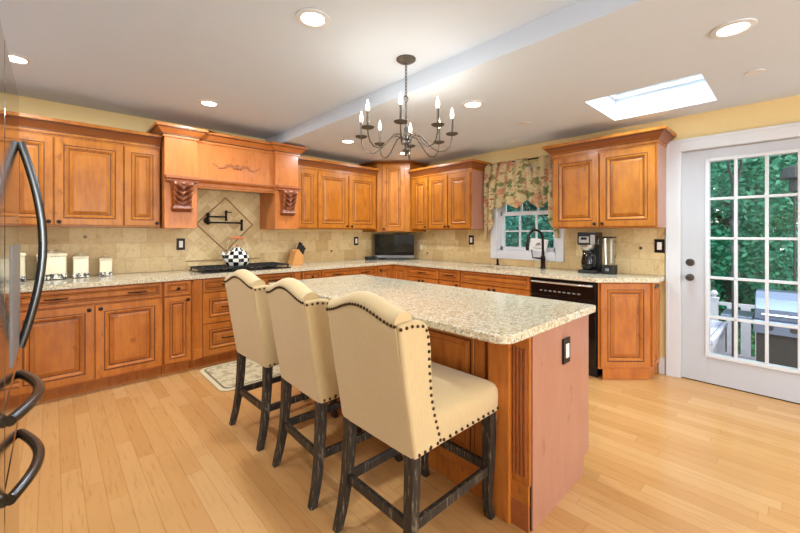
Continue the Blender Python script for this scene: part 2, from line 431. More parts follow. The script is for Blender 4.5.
# the glazed door
door = bpy.data.objects.new('door_1', None); COL.objects.link(door); door.location = (0.012, DY1-.005, 0); door.rotation_euler = (0, 0, -PI/2)
struct(door, 'white glazed door with fifteen panes leading to the deck', 'door')
DW = DY1-DY0-.010
gx0, gx1, gz0, gz1 = .180, .180+.556, .245, 1.950
b = MB()
b.box(0, 0, .008, gx0, .044, 2.042); b.box(gx1, 0, .008, DW, .044, 2.042); b.box(gx0, 0, .008, gx1, .044, gz0); b.box(gx0, 0, gz1, gx1, .044, 2.042)
b.build('slab', M['door_paint'], door, bevel=.002)
b = MB(); e = .028
b.box(gx0-.012, -.012, gz0-.012, gx0+e-.012, .056, gz1+.012); b.box(gx1-e+.012, -.012, gz0-.012, gx1+.012, .056, gz1+.012)
b.box(gx0, -.012, gz0-.012, gx1, .056, gz0+e-.012); b.box(gx0, -.012, gz1-e+.012, gx1, .056, gz1+.012)
for i in (1, 2):
    x = gx0+(gx1-gx0)*i/3; b.box(x-.0105, -.008, gz0, x+.0105, .05, gz1)
for i in range(1, 5):
    z = gz0+(gz1-gz0)*i/5; b.box(gx0, -.008, z-.0105, gx1, .05, z+.0105)
b.build('muntin_grid', M['white'], door, bevel=.003)
MB().box(gx0+.005, .018, gz0+.005, gx1-.005, .024, gz1-.005).build('glass', M['glass'], door)
for z, nm in ((1.052, 'deadbolt'), (.918, 'door_knob')):
    k = MB().lathe([(.002, 0), (.033, 0), (.033, .006), (.026, .012), (.002, .012)] if nm == 'deadbolt' else [(.002, 0), (.031, 0), (.031, .006), (.012, .012), (.012, .035), (.024, .04), (.028, .055), (.02, .066), (.002, .068)], (0, 0, 0), 20)
    o = k.build(nm, M['pewter'], door, (.062, 0, z), (PI/2, 0, 0), smooth=True)
    if nm == 'deadbolt': MB().box(-.004, -.028, -.016, .004, -.012, .016).build('thumb_turn', M['pewter'], o, rot=(-PI/2, 0, 0))
MB().box(0, .002, 0, DW, .046, .008).build('threshold_sweep', M['bronze'], door)
for z in (.25, 1.05, 1.8):
    MB().lathe([(.002, -.05), (.007, -.05), (.007, .05), (.002, .05)], (DW+.001, -.004, z), 10).build('hinge', M['pewter'], door)

# sink window
win = bpy.data.objects.new('window_1', None); COL.objects.link(win); win.location = (0, WY1, 0); win.rotation_euler = (0, 0, -PI/2)
struct(win, 'white framed double hung window above the sink', 'window')
WW = WY1-WY0
b = MB(); c = .092
b.box(-c, -.022, WZ0-c, 0, 0, WZ1+c); b.box(WW, -.022, WZ0-c, WW+c, 0, WZ1+c); b.box(0, -.022, WZ1, WW, 0, WZ1+c); b.box(0, -.022, WZ0-c, WW, 0, WZ0)
b.build('casing', M['white'], win, bevel=.004)
b = MB(); b.box(0, 0, WZ0, .012, .15, WZ1); b.box(WW-.012, 0, WZ0, WW, .15, WZ1); b.box(0, 0, WZ1-.012, WW, .15, WZ1); b.box(0, 0, WZ0, WW, .15, WZ0+.014)
b.build('jamb', M['white'], win)
zm = 1.56
for (z0, z1, y0) in ((WZ0+.014, zm+.02, .06), (zm-.02, WZ1-.012, .095)):
    b = MB(); s_ = .045
    b.box(.012, y0, z0, .012+s_, y0+.033, z1); b.box(WW-.012-s_, y0, z0, WW-.012, y0+.033, z1); b.box(.012, y0, z0, WW-.012, y0+.033, z0+s_); b.box(.012, y0, z1-s_, WW-.012, y0+.033, z1)
    for i in (1, 2):
        x = .057+(WW-.114)*i/3; b.box(x-.009, y0+.004, z0+s_, x+.009, y0+.029, z1-s_)
    zz = (z0+z1)/2; b.box(.057, y0+.004, zz-.009, WW-.057, y0+.029, zz+.009)
    o = b.build('sash', M['white'], win)
    MB().box(.055, y0+.014, z0+.04, WW-.055, y0+.019, z1-.04).build('pane', M['glass'], o)

# skylight
skl = bpy.data.objects.new('window_2', None); COL.objects.link(skl); skl.location = (SX0, SY0, T)
struct(skl, 'square skylight in the lower ceiling near the door', 'skylight')
sw, sd = SX1-SX0, SY1-SY0
b = MB(); b.box(-.05, -.05, 0, .02, sd+.05, .05); b.box(sw-.02, -.05, 0, sw+.05, sd+.05, .05); b.box(.02, -.05, 0, sw-.02, .02, .05); b.box(.02, sd-.02, 0, sw-.02, sd+.05, .05)
b.build('frame', M['white'], skl); MB().box(.01, .01, .02, sw-.01, sd-.01, .026).build('glass', M['glass'], skl)

# ------------------------------------------------------------------ cabinets
def door_panel(x0, z0, x1, z1, y=0, k=1.0, flat=False):
    """raised panel with glazed grooves, local, facing -y"""
    b = MB(); w, h = x1-x0, z1-z0
    k = min(k, min(w, h)/.30)
    prof = [(0, 0, 0), (0, -.017, 0), (.004, -.021, 0), (.054*k, -.021, 0), (.056*k, -.017, 2), (.061*k, -.017, 1), (.067*k, -.022, 0), (.074*k, -.021, 0),
            (.088*k, -.009, 0), (.095*k, -.009, 1), (.118*k, -.018, 0), (.121*k, -.018, 2)]
    loops = [[(x0+i, y+d, z0+i), (x1-i, y+d, z0+i), (x1-i, y+d, z1-i), (x0+i, y+d, z1-i)] for i, d, _ in prof]
    for q in range(len(loops)-1):
        b.loft([loops[q], loops[q+1]], prof[q+1][2], cap=False)
    b.add(loops[-1], [(0, 1, 2, 3)], 0); b.add(loops[0], [(3, 2, 1, 0)], 0)
    return b
def add_knob(parent, x, z, y=-.021):
    return MB().lathe([(.002, 0), (.009, 0), (.006, .006), (.006, .014), (.014, .019), (.016, .025), (.011, .031), (.002, .032)], n=12).build('knob', M['bronze'], parent, (x, y, z), (PI/2, 0, 0), smooth=True)
def add_pull(parent, x, z, y=-.021, L=.125):
    h = L/2
    b = MB().tube([(-h, 0, 0), (-h*.92, -.022, 0), (-h*.5, -.029, 0), (0, -.031, 0), (h*.5, -.029, 0), (h*.92, -.022, 0), (h, 0, 0)], [.007, .005, .0055, .0075, .0055, .005, .007], 8)
    return b.build('handle', M['bronze'], parent, (x, y, z), smooth=True)
CROWN = [(0, 0, 0), (.010, 0, 0), (.010, .022, 0), (.014, .024, 1), (.014, .03, 1), (.022, .036, 0), (.036, .056, 2), (.058, .078, 2), (.064, .084, 1), (.064, .088, 1), (.078, .092, 0), (.078, .118, 0)]
def crown_part(parent, x0, x1, yf, yb, z, L=1, R=1, s=1.0, wd='wood', prof=CROWN, sz=1.0):
    b = MB(); loops = []
    for o, h, mi in prof:
        o *= s
        loops.append([(x0-o*L, yb, z+h*sz), (x0-o*L, yf-o, z+h*sz), (x1+o*R, yf-o, z+h*sz), (x1+o*R, yb, z+h*sz)])
    for q in range(len(loops)-1): b.loft([loops[q], loops[q+1]], prof[q+1][2], cap=False)
    b.add(loops[-1], [(0, 1, 2, 3)]); b.add(loops[0], [(3, 2, 1, 0)])
    return b.build('crown_moulding', [M[wd], M['glaze'], M['glaze_soft']], parent)
def cabinet(name, label, loc, rz, W, D, z0, z1, fronts, wd='wood', toe=False, crown=None, cat='cabinet', group=None, ends=()):
    """fronts: (kind, x0, z0, x1, z1, [(pull, x, z)..]) in local coordinates"""
    t = thing(name, label, cat, loc, rz, group)
    MB().box(0, 0, z0, W, D, z1).build('body', M[wd], t)
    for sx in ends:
        MB().box(-.003 if sx < 0 else W, .004, z0+.002, 0 if sx < 0 else W+.003, D, z1-.002).build('end_panel', M['glare_veneer'], t)
    if toe: MB().box(0, .07, 0, W, D, z0).build('toe_kick', M[wd], t)
    for kind, a, c, d, e, pulls in fronts:
        o = door_panel(a, c, d, e).build(kind, [M[wd], M['glaze'], M['glaze_soft']], t)
        for p, x, z in pulls: (add_knob if p == 'knob' else add_pull)(o, x, z)
    if crown: crown_part(t, 0, W, 0, D, crown[0], crown[1], crown[2], wd=wd)
    return t
BZ0, BZ1 = .10, .876     # base carcass
YF, UD = -.60, .325
def base_a(x0, x1, fronts, label, name='base_cabinet'):
    f = [(k, a-x0, c, d-x0, e, [(p, x-x0, z) for p, x, z in pl]) for k, a, c, d, e, pl in fronts]
    return cabinet(name, label, (x0, YF, 0), 0, x1-x0, -YF-.004, BZ0, BZ1, f, 'wood_low', True)
def base_b(y0, y1, fronts, label, name='base_cabinet'):      # y0 > y1, faces -x
    f = [(k, y0-a, c, y0-d, e, [(p, y0-x, z) for p, x, z in pl]) for k, a, c, d, e, pl in fronts]
    return cabinet(name, label, (-.60, y0, 0), -PI/2, y0-y1, .596, BZ0, BZ1, f, 'wood_low', True)
# cooktop wall, left to right
base_a(-5.09, -4.392, [('drawer', -5.05, .735, -4.40, .865, [('handle', -4.47, .80)]), ('door', -5.05, .115, -4.735, .72, []), ('door', -4.725, .115, -4.40, .72, [])],
       'cherry base cabinet under the counter, at the far left behind the fridge handles')
base_a(-4.388, -3.428, [('drawer', -4.38, .735, -3.436, .865, [('handle', -4.14, .80), ('handle', -3.62, .80)]), ('door', -4.38, .115, -3.912, .72, [('knob', -3.945, .69)]), ('door', -3.904, .115, -3.436, .72, [('knob', -3.872, .69)])],
       'cherry two door base cabinet with one wide drawer, under the white canisters')
base_a(-3.424, -3.196, [('drawer', -3.418, .735, -3.202, .865, [('knob', -3.31, .80)]), ('door', -3.418, .115, -3.202, .72, [('knob', -3.232, .69)])],
       'narrow cherry base cabinet with one drawer and one door, left of the cooktop')
rb = base_a(-3.192, -2.048, [('drawer', -3.098, .735, -2.148, .865, [('handle', -2.86, .80), ('handle', -2.38, .80)]), ('drawer', -3.098, .43, -2.148, .725, [('handle', -2.86, .58), ('handle', -2.38, .58)]), ('drawer', -3.098, .115, -2.148, .42, [('handle', -2.86, .27), ('handle', -2.38, .27)])],
       'wide cherry drawer base with three drawers, under the black gas cooktop')
for x in (.012, 1.056):
    b = MB().box(x, -.010, .11, x+.076, 0, .865); b.box(x-.002, -.022, .11, x+.078, 0, .20); b.box(x-.002, -.016, .83, x+.078, 0, .866)
    for i in range(3): b.box(x+.014+i*.018, -.014, .22, x+.024+i*.018, -.009, .81, 0)
    b.build('pilaster', M['wood_low'], rb, bevel=.002)
base_a(-2.044, -1.788, [('drawer', -2.038, .735, -1.794, .865, [('knob', -1.916, .80)]), ('door', -2.038, .115, -1.794, .72, [('knob', -1.82, .69)])],
       'narrow cherry base cabinet right of the cooktop, below the knife block')
base_a(-1.784, -.902, [('drawer', -1.776, .735, -.91, .865, [('handle', -1.56, .80), ('handle', -1.12, .80)]), ('door', -1.776, .115, -1.347, .72, [('knob', -1.38, .69)]), ('door', -1.339, .115, -.91, .72, [('knob', -1.305, .69)])],
       'cherry base cabinet with one long drawer and two handles, left of the corner')
cb = thing('corner_cabinet', 'cherry corner base cabinet with two doors meeting in the inner corner, under the screen', 'cabinet', (0, 0, 0))
MB().prism([(-.898, -.004), (-.898, -.60), (-.60, -.60), (-.60, -.898), (-.004, -.898), (-.004, -.004)], BZ0, BZ1).build('body', M['wood_low'], cb)
MB().prism([(-.898, -.004), (-.898, -.53), (-.53, -.53), (-.53, -.898), (-.004, -.898), (-.004, -.004)], 0, BZ0).build('toe_kick', M['wood_low'], cb)
o = door_panel(0, .115, .27, .865).build('door', [M['wood_low'], M['glaze'], M['glaze_soft']], cb, (-.893, -.60, 0)); add_knob(o, .03, .80)
o = door_panel(0, .115, .27, .865).build('door', [M['wood_low'], M['glaze'], M['glaze_soft']], cb, (-.60, -.623, 0), (0, 0, -PI/2))
# sink wall, from the corner towards the door
base_b(-.902, -1.474, [('drawer', -.91, .735, -1.466, .865, [('handle', -1.19, .80)]), ('door', -.91, .115, -1.184, .72, [('knob', -1.155, .69)]), ('door', -1.192, .115, -1.466, .72, [('knob', -1.22, .69)])],
       'cherry base cabinet with one drawer and two doors, right of the corner')
base_b(-1.478, -1.808, [('drawer', -1.486, .735, -1.80, .865, [('handle', -1.643, .80)]), ('door', -1.486, .115, -1.80, .72, [('knob', -1.77, .69)])],
       'narrow cherry base cabinet with one short drawer, left of the sink cabinet')
base_b(-1.812, -2.700, [('false_drawer_front', -1.82, .735, -2.692, .865, []), ('door', -1.82, .115, -2.252, .72, [('knob', -2.222, .69)]), ('door', -2.26, .115, -2.692, .72, [('knob', -2.29, .69)])],
       'wide cherry sink cabinet with a long false drawer front, under the window', 'sink_cabinet')
# angled end cabinet
ec = thing('end_cabinet', 'cherry end cabinet with an angled door, between the dishwasher and the glazed door', 'cabinet', (0, 0, 0))
P0, P1 = Vector((-.60, -3.338)), Vector((-.268, -3.655))
MB().prism([(-.60, -3.334), (P0.x, P0.y), (P1.x, P1.y), (-.004, -3.655), (-.004, -3.334)], BZ0, BZ1).build('body', M['wood_low'], ec)
MB().prism([(-.56, -3.36), (-.25, -3.645), (-.004, -3.645), (-.004, -3.36)], 0, BZ0).build('toe_kick', M['wood_low'], ec)
ang = math.atan2(P1.y-P0.y, P1.x-P0.x); LD = (P1-P0).length
o = door_panel(.012, .115, LD-.012, .866).build('door', [M['wood_low'], M['glaze'], M['glaze_soft']], ec, (P0.x, P0.y, 0), (0, 0, ang))
o = door_panel(.012, .115, .25, .866, k=.75).build('side_panel', [M['wood_low'], M['glaze'], M['glaze_soft']], ec, (P1.x, P1.y, 0))
b = MB()
for i in range(7):
    b.ball((.07+.02*i*.9, -.024, .83+.006*math.sin(i*2)), .012, 6, 4, sc=(1, .5, 1.2))
b.build('carved_spray', M['pewter'], o)

# uppers, cooktop wall
UZ0, UZ1 = 1.368, 2.115
def upper_a(x0, x1, doors, label, L=1, R=1):
    f = [('door', a-x0, UZ0+.014, d-x0, UZ1-.006, [('knob', k-x0, UZ0+.04)] if k else []) for a, d, k in doors]
    return cabinet('wall_cabinet', label, (x0, -.33, 0), 0, x1-x0, UD, UZ0, UZ1+.02, f, 'wood', False, (UZ1+.018, L, R))
upper_a(-5.09, -4.452, [(-5.08, -4.77, -4.8), (-4.76, -4.46, -4.73)], 'maple wall cabinet at the far left edge, behind the fridge', 0, 0)
upper_a(-4.448, -3.400, [(-4.440, -4.158, -4.185), (-4.150, -3.690, -4.122), (-3.682, -3.408, -3.432)], 'maple wall cabinet with three doors above the white canisters, left of the hood', 0, 0)
upper_a(-1.972, -.700, [(-1.962, -1.690, None), (-1.668, -1.200, -1.232), (-1.184, -.725, -1.152)], 'maple wall cabinet with three doors, between the hood and the corner cabinet', 0, 0)
# corner upper
cu = thing('corner_wall_cabinet', 'tall maple corner wall cabinet with one door, above the screen', 'cabinet', (0, 0, 0))
A_, B_ = Vector((-.60, -.40)), Vector((-.40, -.60))
q = [(-.004, -.004), (-.690, -.004), (-.690, -.345), (A_.x-.02, A_.y-.0), (B_.x, B_.y-.02), (-.345, -.690), (-.004, -.690)]
q = [(-.004, -.004), (-.695, -.004), (-.695, -.36), (-.36, -.695), (-.004, -.695)]
CZ0, CZ1 = 1.335, 2.33
MB().prism(q, CZ0, CZ1).build('body', M['wood'], cu)
def crown_poly(parent, pts, z, prof, wd, sz=1.0):
    """crown along an open path pts (outward = left normal given), corners mitred"""
    b = MB(); n = len(pts); pts = [Vector(p) for p in pts]; loops = []
    nor = [Vector(((pts[i+1]-pts[i]).y, -(pts[i+1]-pts[i]).x)).normalized() for i in range(n-1)]
    for o, h, mi in prof:
        L = []
        for i, p in enumerate(pts):
            if i == 0: m = nor[0]
            elif i == n-1: m = nor[-1]
            else:
                m = nor[i-1]+nor[i]; m = m/(m.dot(nor[i]))
            L.append((p.x+m.x*o, p.y+m.y*o, z+h*sz))
        loops.append(L)
    for k in range(len(loops)-1): b.loft([loops[k], loops[k+1]], prof[k+1][2], cap=False, closed=False)
    b.add(loops[-1], [tuple(range(n))]); b.add(loops[0], [tuple(range(n))[::-1]])
    return b.build('crown_moulding', [M[wd], M['glaze'], M['glaze_soft']], parent)
crown_poly(cu, [(-.695, -.004), (-.695, -.36), (-.36, -.695), (-.004, -.695)], CZ1-.008, CROWN, 'wood', .28)
dl = (Vector((-.36, -.695))-Vector((-.695, -.36))).length
o = door_panel(.075, CZ0+.012, dl-.075, CZ1-.012).build('door', [M['wood'], M['glaze'], M['glaze_soft']], cu, (-.695, -.36, 0), (0, 0, -PI/4))
add_knob(o, .10, CZ0+.04)
# uppers, sink wall
def upper_b(y0, y1, doors, label, L, R, z1=2.085, z0=1.362):
    f = [('door', y0-a, z0+.014, y0-d, z1-.006, [('knob', y0-k, z0+.04)] if k else []) for a, d, k in doors]
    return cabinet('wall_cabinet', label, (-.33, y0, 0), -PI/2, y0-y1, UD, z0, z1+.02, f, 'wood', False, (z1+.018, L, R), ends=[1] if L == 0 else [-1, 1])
upper_b(-.700, -1.765, [(-.740, -1.035, -1.005), (-1.055, -1.385, -1.36), (-1.400, -1.750, -1.425)], 'maple wall cabinet with three doors, between the corner cabinet and the sink window', 0, 1, 2.09)
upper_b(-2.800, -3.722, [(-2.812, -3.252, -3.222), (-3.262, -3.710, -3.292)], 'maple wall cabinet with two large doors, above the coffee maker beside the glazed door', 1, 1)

# ------------------------------------------------------------------ range hood
hd = thing('range_hood', 'large maple mantel range hood with carved corbels above the cooktop', 'range hood', (0, 0, 0))
HX = (-3.386, -3.104, -2.289, -2.004)
for a, c in ((HX[0], HX[1]), (HX[2], HX[3])):
    MB().box(a, -.45, UZ0-.006, c, -.004, 2.262).build('pillar', M['wood_hood'], hd, bevel=.002)
    m = (a+c)/2
    b = MB()
    prof = [(0, 1.805), (.052, 1.805), (.058, 1.812), (.058, 1.826), (.075, 1.838), (.075, 1.862), (0, 1.862)]
    for i in range(len(prof)-1):
        o0, z0 = prof[i]; o1, z1 = prof[i+1]
        f = lambda o, z: [(m-.115-o*.35, -.449, z), (m-.115-o*.35, -.45-o, z), (m+.115+o*.35, -.45-o, z), (m+.115+o*.35, -.449, z)]
        b.loft([f(o0, z0), f(o1, z1)])
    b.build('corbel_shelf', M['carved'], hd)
    # carved corbel: scrolled face with acanthus ribs
    loops = []; N = 60
    for j in range(N+1):
        s = j/N; z = 1.805-.285*s
        proj = .075*(1-s)**.8+.022+.030*math.exp(-((s-.9)/.07)**2)+.012*math.exp(-((s-.1)/.08)**2)
        hw = .098-.020*s+.012*math.exp(-((s-.9)/.09)**2)
        L = []
        for i in range(41):
            u = -1+2*i/40
            rib = .013*math.cos(u*PI*2.5)*math.sin(PI*min(max((s-.02)/.82, 0), 1))+.009*math.sin(s*34+abs(u)*8)*(1-.6*u*u)*math.sin(PI*min(1, s*1.2))
            edge = 1-max(0, abs(u)-.86)/.14*.5
            L.append((m+u*hw, -.45-max(.004, (proj+rib)*edge), z))
        L += [(m+hw, -.449, z), (m-hw, -.449, z)]
        loops.append(L)
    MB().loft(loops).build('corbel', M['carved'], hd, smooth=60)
b = MB().box(HX[1], -.40, 1.845, HX[2], -.38, 2.235); b.build('front_panel', M['wood_hood'], hd)
b = MB()
prof = [(-.02, 1.772), (.03, 1.772), (.036, 1.79), (.02, 1.80), (.02, 1.822), (.048, 1.838), (.054, 1.846), (.054, 1.862), (-.0, 1.866)]
b.loft([[(HX[1], -.40-o, z) for o, z in prof], [(HX[2], -.40-o, z) for o, z in prof]])
for o, z in ((.0365, 1.787), (.0555, 1.848)): b.box(HX[1], -.40-o, z, HX[2], -.40-o+.01, z+.008, 1)
b.build('mantel_rail', [M['wood_hood'], M['glaze_soft']], hd)
MB().box(HX[1], -.37, 1.80, HX[2], -.004, 1.83).build('liner', M['steel_b'], hd)
b = MB()
cx_ = (HX[1]+HX[2])/2
for s in (-1, 1):
    for i in range(9):
        t_ = i/8; x = cx_+s*(.03+.20*t_); z = 2.02+.022*math.sin(t_*7)
        b.ball((x, -.403, z), .019*(1-.55*t_), 7, 4, sc=(1.5, .28, .75))
        b.ball((x+.008*s, -.402, z+.018*(1-t_)*(1 if i % 2 else -1)), .011, 6, 4, sc=(1, .28, 1))
b.ball((cx_, -.404, 2.025), .03, 9, 5, sc=(1, .3, 1))
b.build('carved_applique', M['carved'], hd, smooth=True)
b = [(HX[0], -.004), (HX[0], -.45), (HX[1], -.45), (HX[1], -.40), (HX[2], -.40), (HX[2], -.45), (HX[3], -.45), (HX[3], -.004)]
HC = [(0, 0, 0), (.012, 0, 0), (.012, .02, 0), (.018, .024, 1), (.018, .03, 1), (.03, .04, 0), (.05, .06, 0), (.066, .074, 0), (.07, .078, 1), (.07, .082, 1), (.082, .086, 0), (.082, .106, 0)]
def hood_crown():
    m = MB(); pts = [Vector(p) for p in b]; n = len(pts); loops = []
    nor = [Vector(((pts[i+1]-pts[i]).y, -(pts[i+1]-pts[i]).x)).normalized() for i in range(n-1)]
    nor = [Vector((-v.x, -v.y)) if False else v for v in nor]
    for o, h, mi in HC:
        L = []
        for i, p in enumerate(pts):
            if i in (0, n-1): d = nor[0] if i == 0 else nor[-1]
            else: d = nor[i-1]+nor[i]
            L.append((p.x+d.x*o, p.y+d.y*o, 2.235+h))
        loops.append(L)
    for k in range(len(loops)-1): m.loft([loops[k], loops[k+1]], HC[k+1][2], cap=False, closed=False)
    L = loops[-1]; m.add(L, [(0, 1, 2, 7), (2, 3, 4, 7), (4, 5, 6, 7)])
    return m.build('crown_moulding', [M['wood_hood'], M['glaze'], M['glaze_soft']], hd)
hood_crown()

# ------------------------------------------------------------------ worktop, backsplash
b = MB(); z0, z1 = BZ1, .914
SKX0, SKX1, SKY0, SKY1 = -.50, -.13, -2.52, -1.93
b.prism([(-5.095, -.002), (-5.095, -.65), (-.65, -.65), (-.65, -.002)], z0, z1)
b.prism([(-.65, -.002), (-.65, SKY1), (-.002, SKY1), (-.002, -.002)], z0, z1)
b.box(-.65, SKY0, z0, SKX0, SKY1, z1); b.box(SKX1, SKY0, z0, -.002, SKY1, z1)
b.prism([(-.65, SKY0), (-.65, -3.335), (-.265, -3.715), (-.002, -3.715), (-.002, SKY0)], z0, z1)
tag(b.build('countertop', M['granite']), 'speckled beige granite worktop running along both cabinet walls', 'countertop')
bs = thing('tile_backsplash', 'tumbled travertine backsplash with a diamond frame behind the cooktop', 'backsplash', (0, 0, 0)); bs['kind'] = 'structure'
b = MB(); b.box(-5.095, -.010, .915, HX[1], -.001, 1.367); b.box(HX[2], -.010, .915, -.012, -.001, 1.334)
b.build('tile_field', M['tile_x'], bs)
b = MB(); b.box(HX[1], -.010, .915, HX[2], -.001, 1.80); b.build('diagonal_tile_field', M['tile_d'], bs)
b = MB(); dc = (-2.69, 1.416); rr = .31
for s in (0, 1, 2, 3):
    a0, a1 = s*PI/2, (s+1)*PI/2
    b.tube([(dc[0]+rr*math.cos(a0), -.012, dc[1]+rr*math.sin(a0)), (dc[0]+rr*math.cos(a1), -.012, dc[1]+rr*math.sin(a1))], .009, 6)
b.build('diamond_trim', M['tile_trim'], bs)
b = MB(); b.box(HX[1], -.016, 1.0, HX[2], -.009, 1.014); b.build('pencil_trim', M['tile_trim'], bs)
def accents(pts, wall, parent):
    for h, z in pts:
        p = [(h-.018, z), (h, z-.018), (h+.018, z), (h, z+.018)]
        m = MB()
        if wall == 'a': m.prism(p, -.014, -.009, 'y')
        else: m.prism(p, -.014, -.009, 'x')
        m.build('accent_tile', M['tile_accent'], parent)
accents([(-3.94, 1.277), (-1.255, 1.06), (-4.42, 1.20)], 'a', bs)
b2 = thing('tile_backsplash', 'tumbled travertine backsplash on the sink wall, around the window', 'backsplash', (0, 0, 0)); b2['kind'] = 'structure'
b = MB(); b.box(-.010, -1.836, .915, -.001, -.012, 1.360); b.box(-.010, -2.784, .915, -.001, -1.836, .991); b.box(-.010, -3.715, .915, -.001, -2.784, 1.361)
b.build('tile_field', M['tile_y'], b2)
accents([(-.724, 1.014), (-3.519, 1.169)], 'b', b2)

# ------------------------------------------------------------------ island
isl = thing('kitchen_island', 'cherry kitchen island with a granite top, the stools along its left side', 'island', (-2.31, -2.72, 0))
IX0, IX1, IY0, IY1 = -.31, .325, -1.03, 1.02
b = MB().box(IX0, IY0+.008, .10, IX1, IY1, .876); b.build('body', M['wood_low'], isl)
b = MB().box(IX0+.0, IY0+.008, 0, IX1-.07, IY1, .10); b.build('plinth', M['wood_low'], isl)
b = MB().prism([(IX0-.004, .0), (IX1-.07, .0), (IX1-.07, .10), (IX1-.004, .10), (IX1, .125), (IX1, .876), (IX0-.004, .876)], IY0-.008, IY0+.008, 'y'); b.build('end_panel', M['glare_veneer'], isl)
def rounded(x0, y0, x1, y1, rads, n=7):
    pts = []
    for (cx, cy, r, a0) in ((x1, y1, rads[0], 0), (x0, y1, rads[1], PI/2), (x0, y0, rads[2], PI), (x1, y0, rads[3], 1.5*PI)):
        sx = 1 if cx == x1 else -1; sy = 1 if cy == y1 else -1
        for k in range(n):
            a = a0+PI/2*k/(n-1); pts.append((cx-sx*r+r*math.cos(a), cy-sy*r+r*math.sin(a)))
    return pts
b = MB().prism(rounded(-.592, -1.075, .343, 1.075, (.03, .03, .075, .02)), .876, .914)
b.build('granite_top', M['granite'], isl, bevel=.007, seg=3)
# panels on the seating side (faces -x): local frame rotated
def side_panel(y0, y1, nm='raised_panel'):
    o = door_panel(0, .12, abs(y1-y0), .862, k=1.0).build(nm, [M['wood_low'], M['glaze'], M['glaze_soft']], isl, (IX0, y0, 0), (0, 0, -PI/2))
    return o
for y0, y1 in ((1.0, .36), (.34, -.28), (-.30, -.80)): side_panel(y0, y1)
b = MB().box(IX0-.045, -.945, .0, IX0, -.835, .876); b.build('leg_post', M['wood_low'], isl, bevel=.004)
b = MB(); b.box(IX0-.018, IY0+.0, .0, IX0, -.945, .876); b.box(IX0-.028, IY0, 0, IX0, -.945, .115, 1); b.box(IX0-.026, IY0, .115, IX0, -.945, .20)
for i in range(4): b.box(IX0-.025, IY0+.014+i*.018, .23, IX0-.017, IY0+.024+i*.018, .80, 1)
b.build('fluted_pilaster', [M['wood_low'], M['carved']], isl, bevel=.002)

def outlet(loc, rz, label, rocker=True, mat='bronze'):
    t = thing('wall_outlet' if not rocker else 'light_switch', label, 'switch' if rocker else 'outlet', loc, rz)
    MB().box(-.04, -.008, -.063, .04, 0, .063).build('cover_plate', M[mat], t, bevel=.003)
    MB().box(-.018, -.012, -.035, .018, -.006, .035).build('rocker' if rocker else 'receptacle', M['plate_white'], t, bevel=.002)
    return t
outlet((-3.152, -.011, 1.195), 0, 'dark switch plate on the backsplash left of the cooktop')
outlet((-.822, -.011, 1.197), 0, 'dark switch plate on the backsplash left of the corner screen')
outlet((-.011, -1.534, 1.222), -PI/2, 'dark switch plate on the backsplash left of the sink window')
outlet((-.011, -3.672, 1.193), -PI/2, 'dark switch plate on the backsplash next to the glazed door')
outlet((-.011, -.60, 1.10), -PI/2, 'beige outlet plate on the backsplash just right of the corner screen', False, 'tile_x')
outlet((-2.29, -3.76, .726), 0, 'dark outlet plate with white insert on the island end panel', False)

# ------------------------------------------------------------------ dishwasher
dw = thing('dishwasher', 'black dishwasher with a light bar handle, between the sink cabinet and the end cabinet', 'dishwasher', (-.60, -2.708, 0), -PI/2)
MB().box(0, 0, .10, .618, .59, .872).build('tub', M['black_matte'], dw)
MB().box(.004, -.028, .12, .614, 0, .70).build('door', M['black'], dw, bevel=.004)
cp = MB().box(.004, -.030, .705, .614, 0, .868).build('control_panel', M['black'], dw, bevel=.004)
MB().tube([(.02, -.045, .835), (.30, -.05, .835), (.598, -.045, .835)], .011, 8).build('handle', M['chrome'], dw, smooth=True)
for i in range(9):
    MB().box(.10+i*.045, -.033, .745, .125+i*.045, -.029, .757).build('button', M['grey_plastic'], cp)
MB().box(.02, .05, 0, .60, .58, .10).build('kick_plate', M['black_matte'], dw)

# ------------------------------------------------------------------ sink, faucet and things near the window
b = MB(); x0, x1, y0, y1 = SKX0, SKX1, SKY0, SKY1; d = .876-.19
b.box(x0-.004, y0-.004, d, x1+.004, y1+.004, d+.006)
b.box(x0-.008, y0-.004, d, x0-.001, y1+.004, .875); b.box(x1+.001, y0-.004, d, x1+.008, y1+.004, .875); b.box(x0, y0-.008, d, x1, y0-.001, .875); b.box(x0, y1+.001, d, x1, y1+.008, .875)
snk = b.build('sink', M['steel_b']); tag(snk, 'stainless undermount sink set in the worktop below the window', 'sink')
MB().lathe([(.002, 0), (.045, 0), (.045, .004), (.03, .006), (.002, .006)], ((x0+x1)/2, (y0+y1)/2, d+.006), 16).build('drain', M['chrome'], snk)
fa = thing('faucet', 'dark bronze gooseneck faucet behind the sink', 'faucet', (-.085, -2.575, .914))
MB().lathe([(.002, 0), (.032, 0), (.032, .012), (.024, .02), (.023, .085), (.027, .09), (.027, .13), (.018, .14), (.016, .20), (.002, .20)]).build('base', M['bronze'], fa, smooth=True)
pts = [(0, 0, .19)]+[(-.005, 0, .25), (-.005, .0, .33)]
for i in range(13):
    a = i/12*PI; pts.append((-.005-.075+.075*math.cos(a), .10*(1-math.cos(a))/2, .33+.105*math.sin(a)))
pts.append((-.156, .105, .28))
MB().tube(pts, .014, 10).build('spout', M['bronze'], fa, smooth=True)
MB().lathe([(.002, 0), (.016, 0), (.02, .02), (.019, .07), (.014, .085), (.002, .085)], (-.157, .106, .205), 14).build('spray_head', M['bronze'], fa, smooth=True)
MB().tube([(0, .02, .11), (-.02, .06, .115), (-.03, .11, .12), (-.028, .118, .16), (-.028, .12, .21)], [.011, .010, .007, .006, .007], 8).build('lever', M['bronze'], fa, smooth=True)
sd_ = thing('soap_dispenser', 'small dark bronze soap pump at the left end of the sink', 'soap dispenser', (-.085, -1.985, .914))
